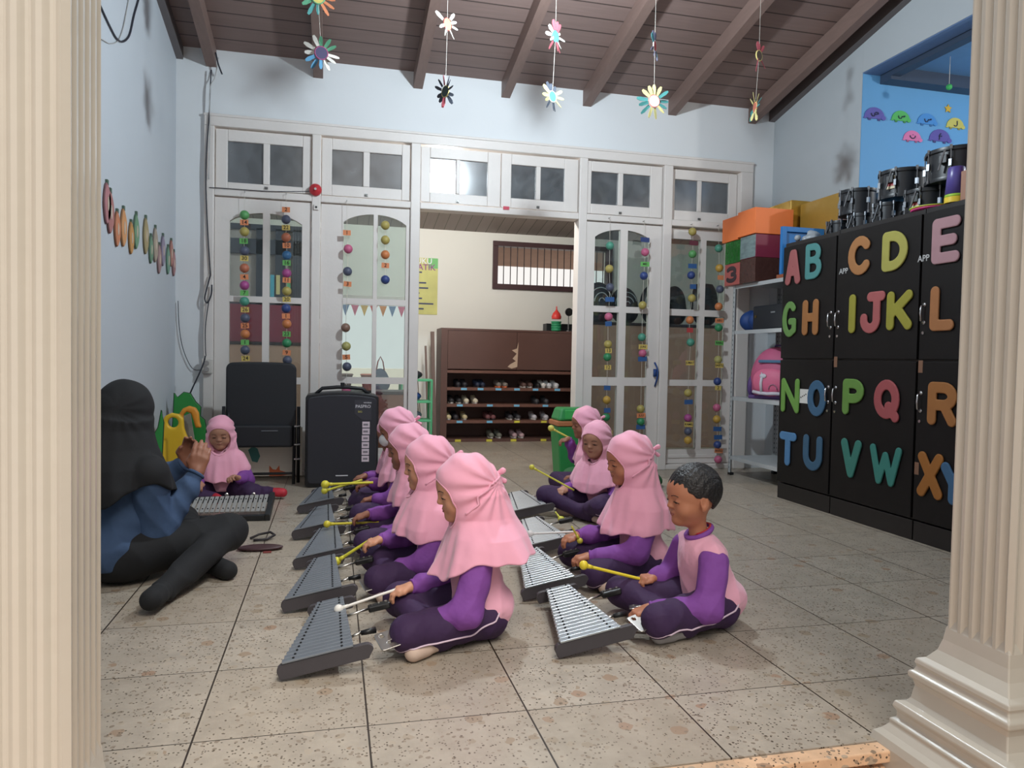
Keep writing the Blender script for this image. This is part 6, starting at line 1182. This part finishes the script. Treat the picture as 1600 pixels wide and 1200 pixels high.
# nearest girl, left row
person('girl in a bright pink hijab, nearest the camera in the left row', o=(.53, 2.60), vox=.0036, skin='a', hem=(.215, .300, .300), capeback=1.0,
       cape=((.20, -.015, .205, .195), (.30, -.025, .172, .195), (.37, -.012, .135, .160), (.43, .005, .100, .095), (.50, .03, .095, .088)), wr=((.215, .125, .100), (.24, -.115, .148)))
mallet('white mallet held by the nearest girl of the left row', (.030, 2.665, .098), (.265, 2.715, .150), (226, 222, 214))
# boy, right row
person('boy with short black hair in a pink and purple shirt, cross-legged', o=(1.42, 2.545), vox=.0036, skin='b', head=(.090, 0, .490), hs=1.06, pitch=.10, neck=(.055, 0, .330), sh=((.05, .105, .290), (.05, -.105, .290)), hair=True, collar=True, sock='g',
       el=((.095, .165, .115), (.09, -.165, .13)), wr=((.300, .10, .105), (.175, -.125, .150)), hd=((1, -.2, -.35), (1, .05, -.02)), curl=((30, 40, 30), (45, 60, 45)), kn=((.290, .165, .085), (.290, -.175, .085)), ft=((.215, -.16, .03), (.285, .160, .030)))
a, b = atY(912, 883, 2.70), atY(1030, 912, 2.67); mallet('yellow mallet held level by the seated boy', a, b, (226, 204, 50), .018, .0062)
p_ = fl(597, 921, .024); o = obj('toy_drum', MB().cyl((0, -.03, 0), (0, .03, 0), .024, n=24), mat('orange_toy', (190, 84, 50), .5), smooth=False); o.location = (p_.x, p_.y+.03, .0245); tag(o, 'small orange toy cylinder with a lime face near the nearest girl', 'toy'); obj('lime_face', MB().cyl((0, -.036, 0), (0, -.030, 0), .0235, n=24), mat('lime_face', (140, 178, 70), .5), o)
# second girl, right row
person('girl in pink hijab sitting just behind the boy in the right row', o=(1.405, 3.15), skin='b', vox=.004, head=(.085, 0, .545), pitch=.18, hem=(.215, .245, .235), cape=((.15, .045, .175, .190), (.24, .04, .165, .190), (.34, .03, .135, .170), (.43, .03, .098, .098), (.50, .045, .095, .088)), wr=((.30, .10, .135), (.29, -.10, .18)), el=((.10, .165, .16), (.10, -.165, .165)), kn=((.29, .17, .08), (.29, -.175, .08)))
a, b = atY(828, 834, 3.30), atY(915, 830, 3.26); mallet('white mallet laid across the silver bars by the second girl of the right row', a, b, (214, 212, 210), .016, .005)
a, b = atY(906, 845, 3.20), atY(893, 822, 3.20); mallet('yellow mallet pointing down below the second girl\'s hand', a, b, (190, 182, 60), .014, .0045)
# left row, second, third, fourth
person('second girl from the camera in the left row, pink hijab with a tie knot', o=(.470, 3.20), skin='a', vox=.0045, pitch=.12, head=(.065, 0, .530), hem=(.235, .235, .235), cape=((.18, .055, .165, .190), (.28, .05, .150, .185), (.36, .04, .125, .155), (.43, .03, .098, .098), (.50, .045, .095, .088)), wr=((.22, .11, .11), (.255, -.10, .185)), el=((.075, .165, .145), (.08, -.165, .17)))
a, b = atY(526, 877, 3.36), atY(581, 842, 3.32); mallet('yellow mallet of the second girl, slanting down over her bars', a, b, (206, 200, 60), .0195, .0068)
person('third girl of the left row, face hidden behind the second girl', o=(.445, 3.83), skin='d', vox=.0055, pitch=.15, head=(.065, 0, .525), wr=((.22, .11, .11), (.26, -.08, .17)), hem=(.24, .25, .25))
a, b = atY(511, 819, 3.95), atY(592, 816, 3.92); mallet('yellow mallet with white collar held level by the third girl', a, b, (206, 190, 56), .019, .0066)
person('fourth girl of the left row wearing a white face mask', o=(.44, 4.50), skin='d', vox=.0055, head=(.065, 0, .560), pitch=.25, mask=True, wr=((.20, .11, .16), (.22, -.09, .22)), el=((.07, .165, .16), (.07, -.165, .18)))
a, b = atY(508, 757, 4.48), atY(583, 754, 4.44); mallet('upper yellow mallet of the two crossing before the loudspeaker', a, b, (212, 202, 60), .0245, .0078)
a, b = atY(507, 767, 4.78), atY(566, 750, 4.74); mallet('lower yellow mallet of the two crossing before the loudspeaker', a, b, (206, 200, 70), .021, .007)
person('farthest girl of the left row, mostly hidden behind the masked girl', o=(.46, 5.02), skin='d', vox=.006, head=(.065, 0, .470), pitch=.3, noface=True, wr=((.20, .11, .14), (.245, .04, .20)), hem=(.2, .24, .24))
# right row, third and fourth
person('girl in pink hijab with dark hairline facing the camera, knee raised', o=(1.70, 4.50), rz=PI+.62, skin='e', vox=.0045, head=(.065, 0, .485), hs=1.04, pitch=.16, yaw=.12, fo=(.056, .082), neck=(.035, 0, .325), sh=((.03, .108, .29), (.03, -.108, .29)), hem=(.16, .24, .22), cape=((.12, .04, .155, .18), (.22, .03, .150, .18), (.30, .02, .130, .165), (.38, .02, .100, .105), (.46, .04, .095, .088)),
       wr=((.20, .13, .11), (.20, -.14, .175)), el=((.06, .17, .12), (.06, -.17, .14)), kn=((.30, .20, .12), (.28, -.23, .13)), an=((.20, -.03, .04), (.24, .10, .036)))
a, b = atY(831, 730, 4.33), atY(897, 766, 4.25); mallet('yellow mallet held up by the girl who faces the camera', a, b, (206, 198, 72), .017, .0055)
a, b = atY(877, 812, 4.1), atY(868, 800, 4.15); mallet('short visible yellow mallet resting by the third silver instrument', a, b, (200, 198, 72), .021, .005)
person('farthest child of the right row, pink hijab with a small bow behind', o=(1.92, 5.22), skin='d', vox=.0055, head=(.085, 0, .525), pitch=.12, wr=((.20, .12, .15), (.18, -.10, .40)), el=((.07, .165, .16), (.10, -.15, .26)), kn=((.24, .17, .08), (.24, -.17, .08)))
a, b = atY(861, 669, 5.35), atY(893, 686, 5.32); mallet('yellow mallet raised in front of the green bin', a, b, (214, 206, 96), .024, .007)
# small girl beside the teacher
person('small girl in pink hijab facing the camera beside the teacher', o=(-.74, 5.42), rz=-PI/2, skin='e', vox=.005, head=(.06, 0, .450), hs=1.0, pitch=.22, neck=(.03, 0, .300), sh=((.03, .10, .27), (.03, -.10, .27)), fo=(.056, .080), hem=(.12, .20, .2), cape=((.08, .03, .150, .145), (.18, .02, .140, .155), (.27, .015, .125, .14), (.34, .015, .098, .105), (.42, .035, .092, .085)),
       el=((.06, .17, .13), (.06, -.16, .13)), wr=((.19, .135, .16), (.17, -.12, .13)), hd=((.5, -.7, .3), (1, .1, -.1)), kn=((.20, .22, .06), (.22, -.20, .07)), an=((.12, .34, .05), (.18, -.02, .035)), ft=((.13, .415, .045), (.26, .02, .03)), hip=((-.0, .065, .075), (-.0, -.065, .075)), sock='r', shoes=True, pipe=False)
# the teacher
to, tz = (-.93, 3.50), math.radians(58); L_ = lambda x, y, z: W2L(to, tz, (x, y, z))
person('adult in black hijab and blue denim shirt seen from behind, hands raised clapping', o=to, rz=tz, kids=False, skin='d', vox=.0065, noface=True, cuffs=True, bow=False, hs=1.24, head=(.085, 0, .720), pitch=.25, yaw=.1, hmat=BLKF, shirt=DENIM, sleeve=DENIM, trou=BLKF, pipe=False, sock='b', tallknee=True,
       neck=(.06, 0, .555), sh=((.03, .175, .48), (.03, -.175, .47)), el=(L_(-.99, 3.86, .26), L_(-.745, 3.50, .20)), wr=(L_(-.68, 3.80, .47), L_(-.60, 3.62, .45)), hd=(tuple(Vector(W2L((0, 0), tz, (.30, -.25, .9)))), tuple(Vector(W2L((0, 0), tz, (.15, .1, .95))))), hn=(tuple(Vector(W2L((0, 0), tz, (.2, -1, 0)))), tuple(Vector(W2L((0, 0), tz, (-.1, 1, 0))))), ht=(tuple(Vector(W2L((0, 0), tz, (-1, 0, .2)))), tuple(Vector(W2L((0, 0), tz, (-1, 0, .2))))), curl=((12, 14, 10), (12, 16, 12)),
       hip=((0, .09, .12), (0, -.09, .12)), kn=(L_(-.75, 4.10, .12), L_(-.46, 3.66, .165)), an=(L_(-.55, 3.55, .05), L_(-.64, 3.14, .055)), ft=(L_(-.44, 3.43, .04), L_(-.66, 3.01, .06)),
       cape=((.30, .05, .235, .240), (.42, .03, .205, .232), (.50, .03, .175, .215), (.58, .04, .150, .165), (.66, .05, .135, .13)), hem=(.34, .43, .33), fo=(.05, .075), capeback=.6)
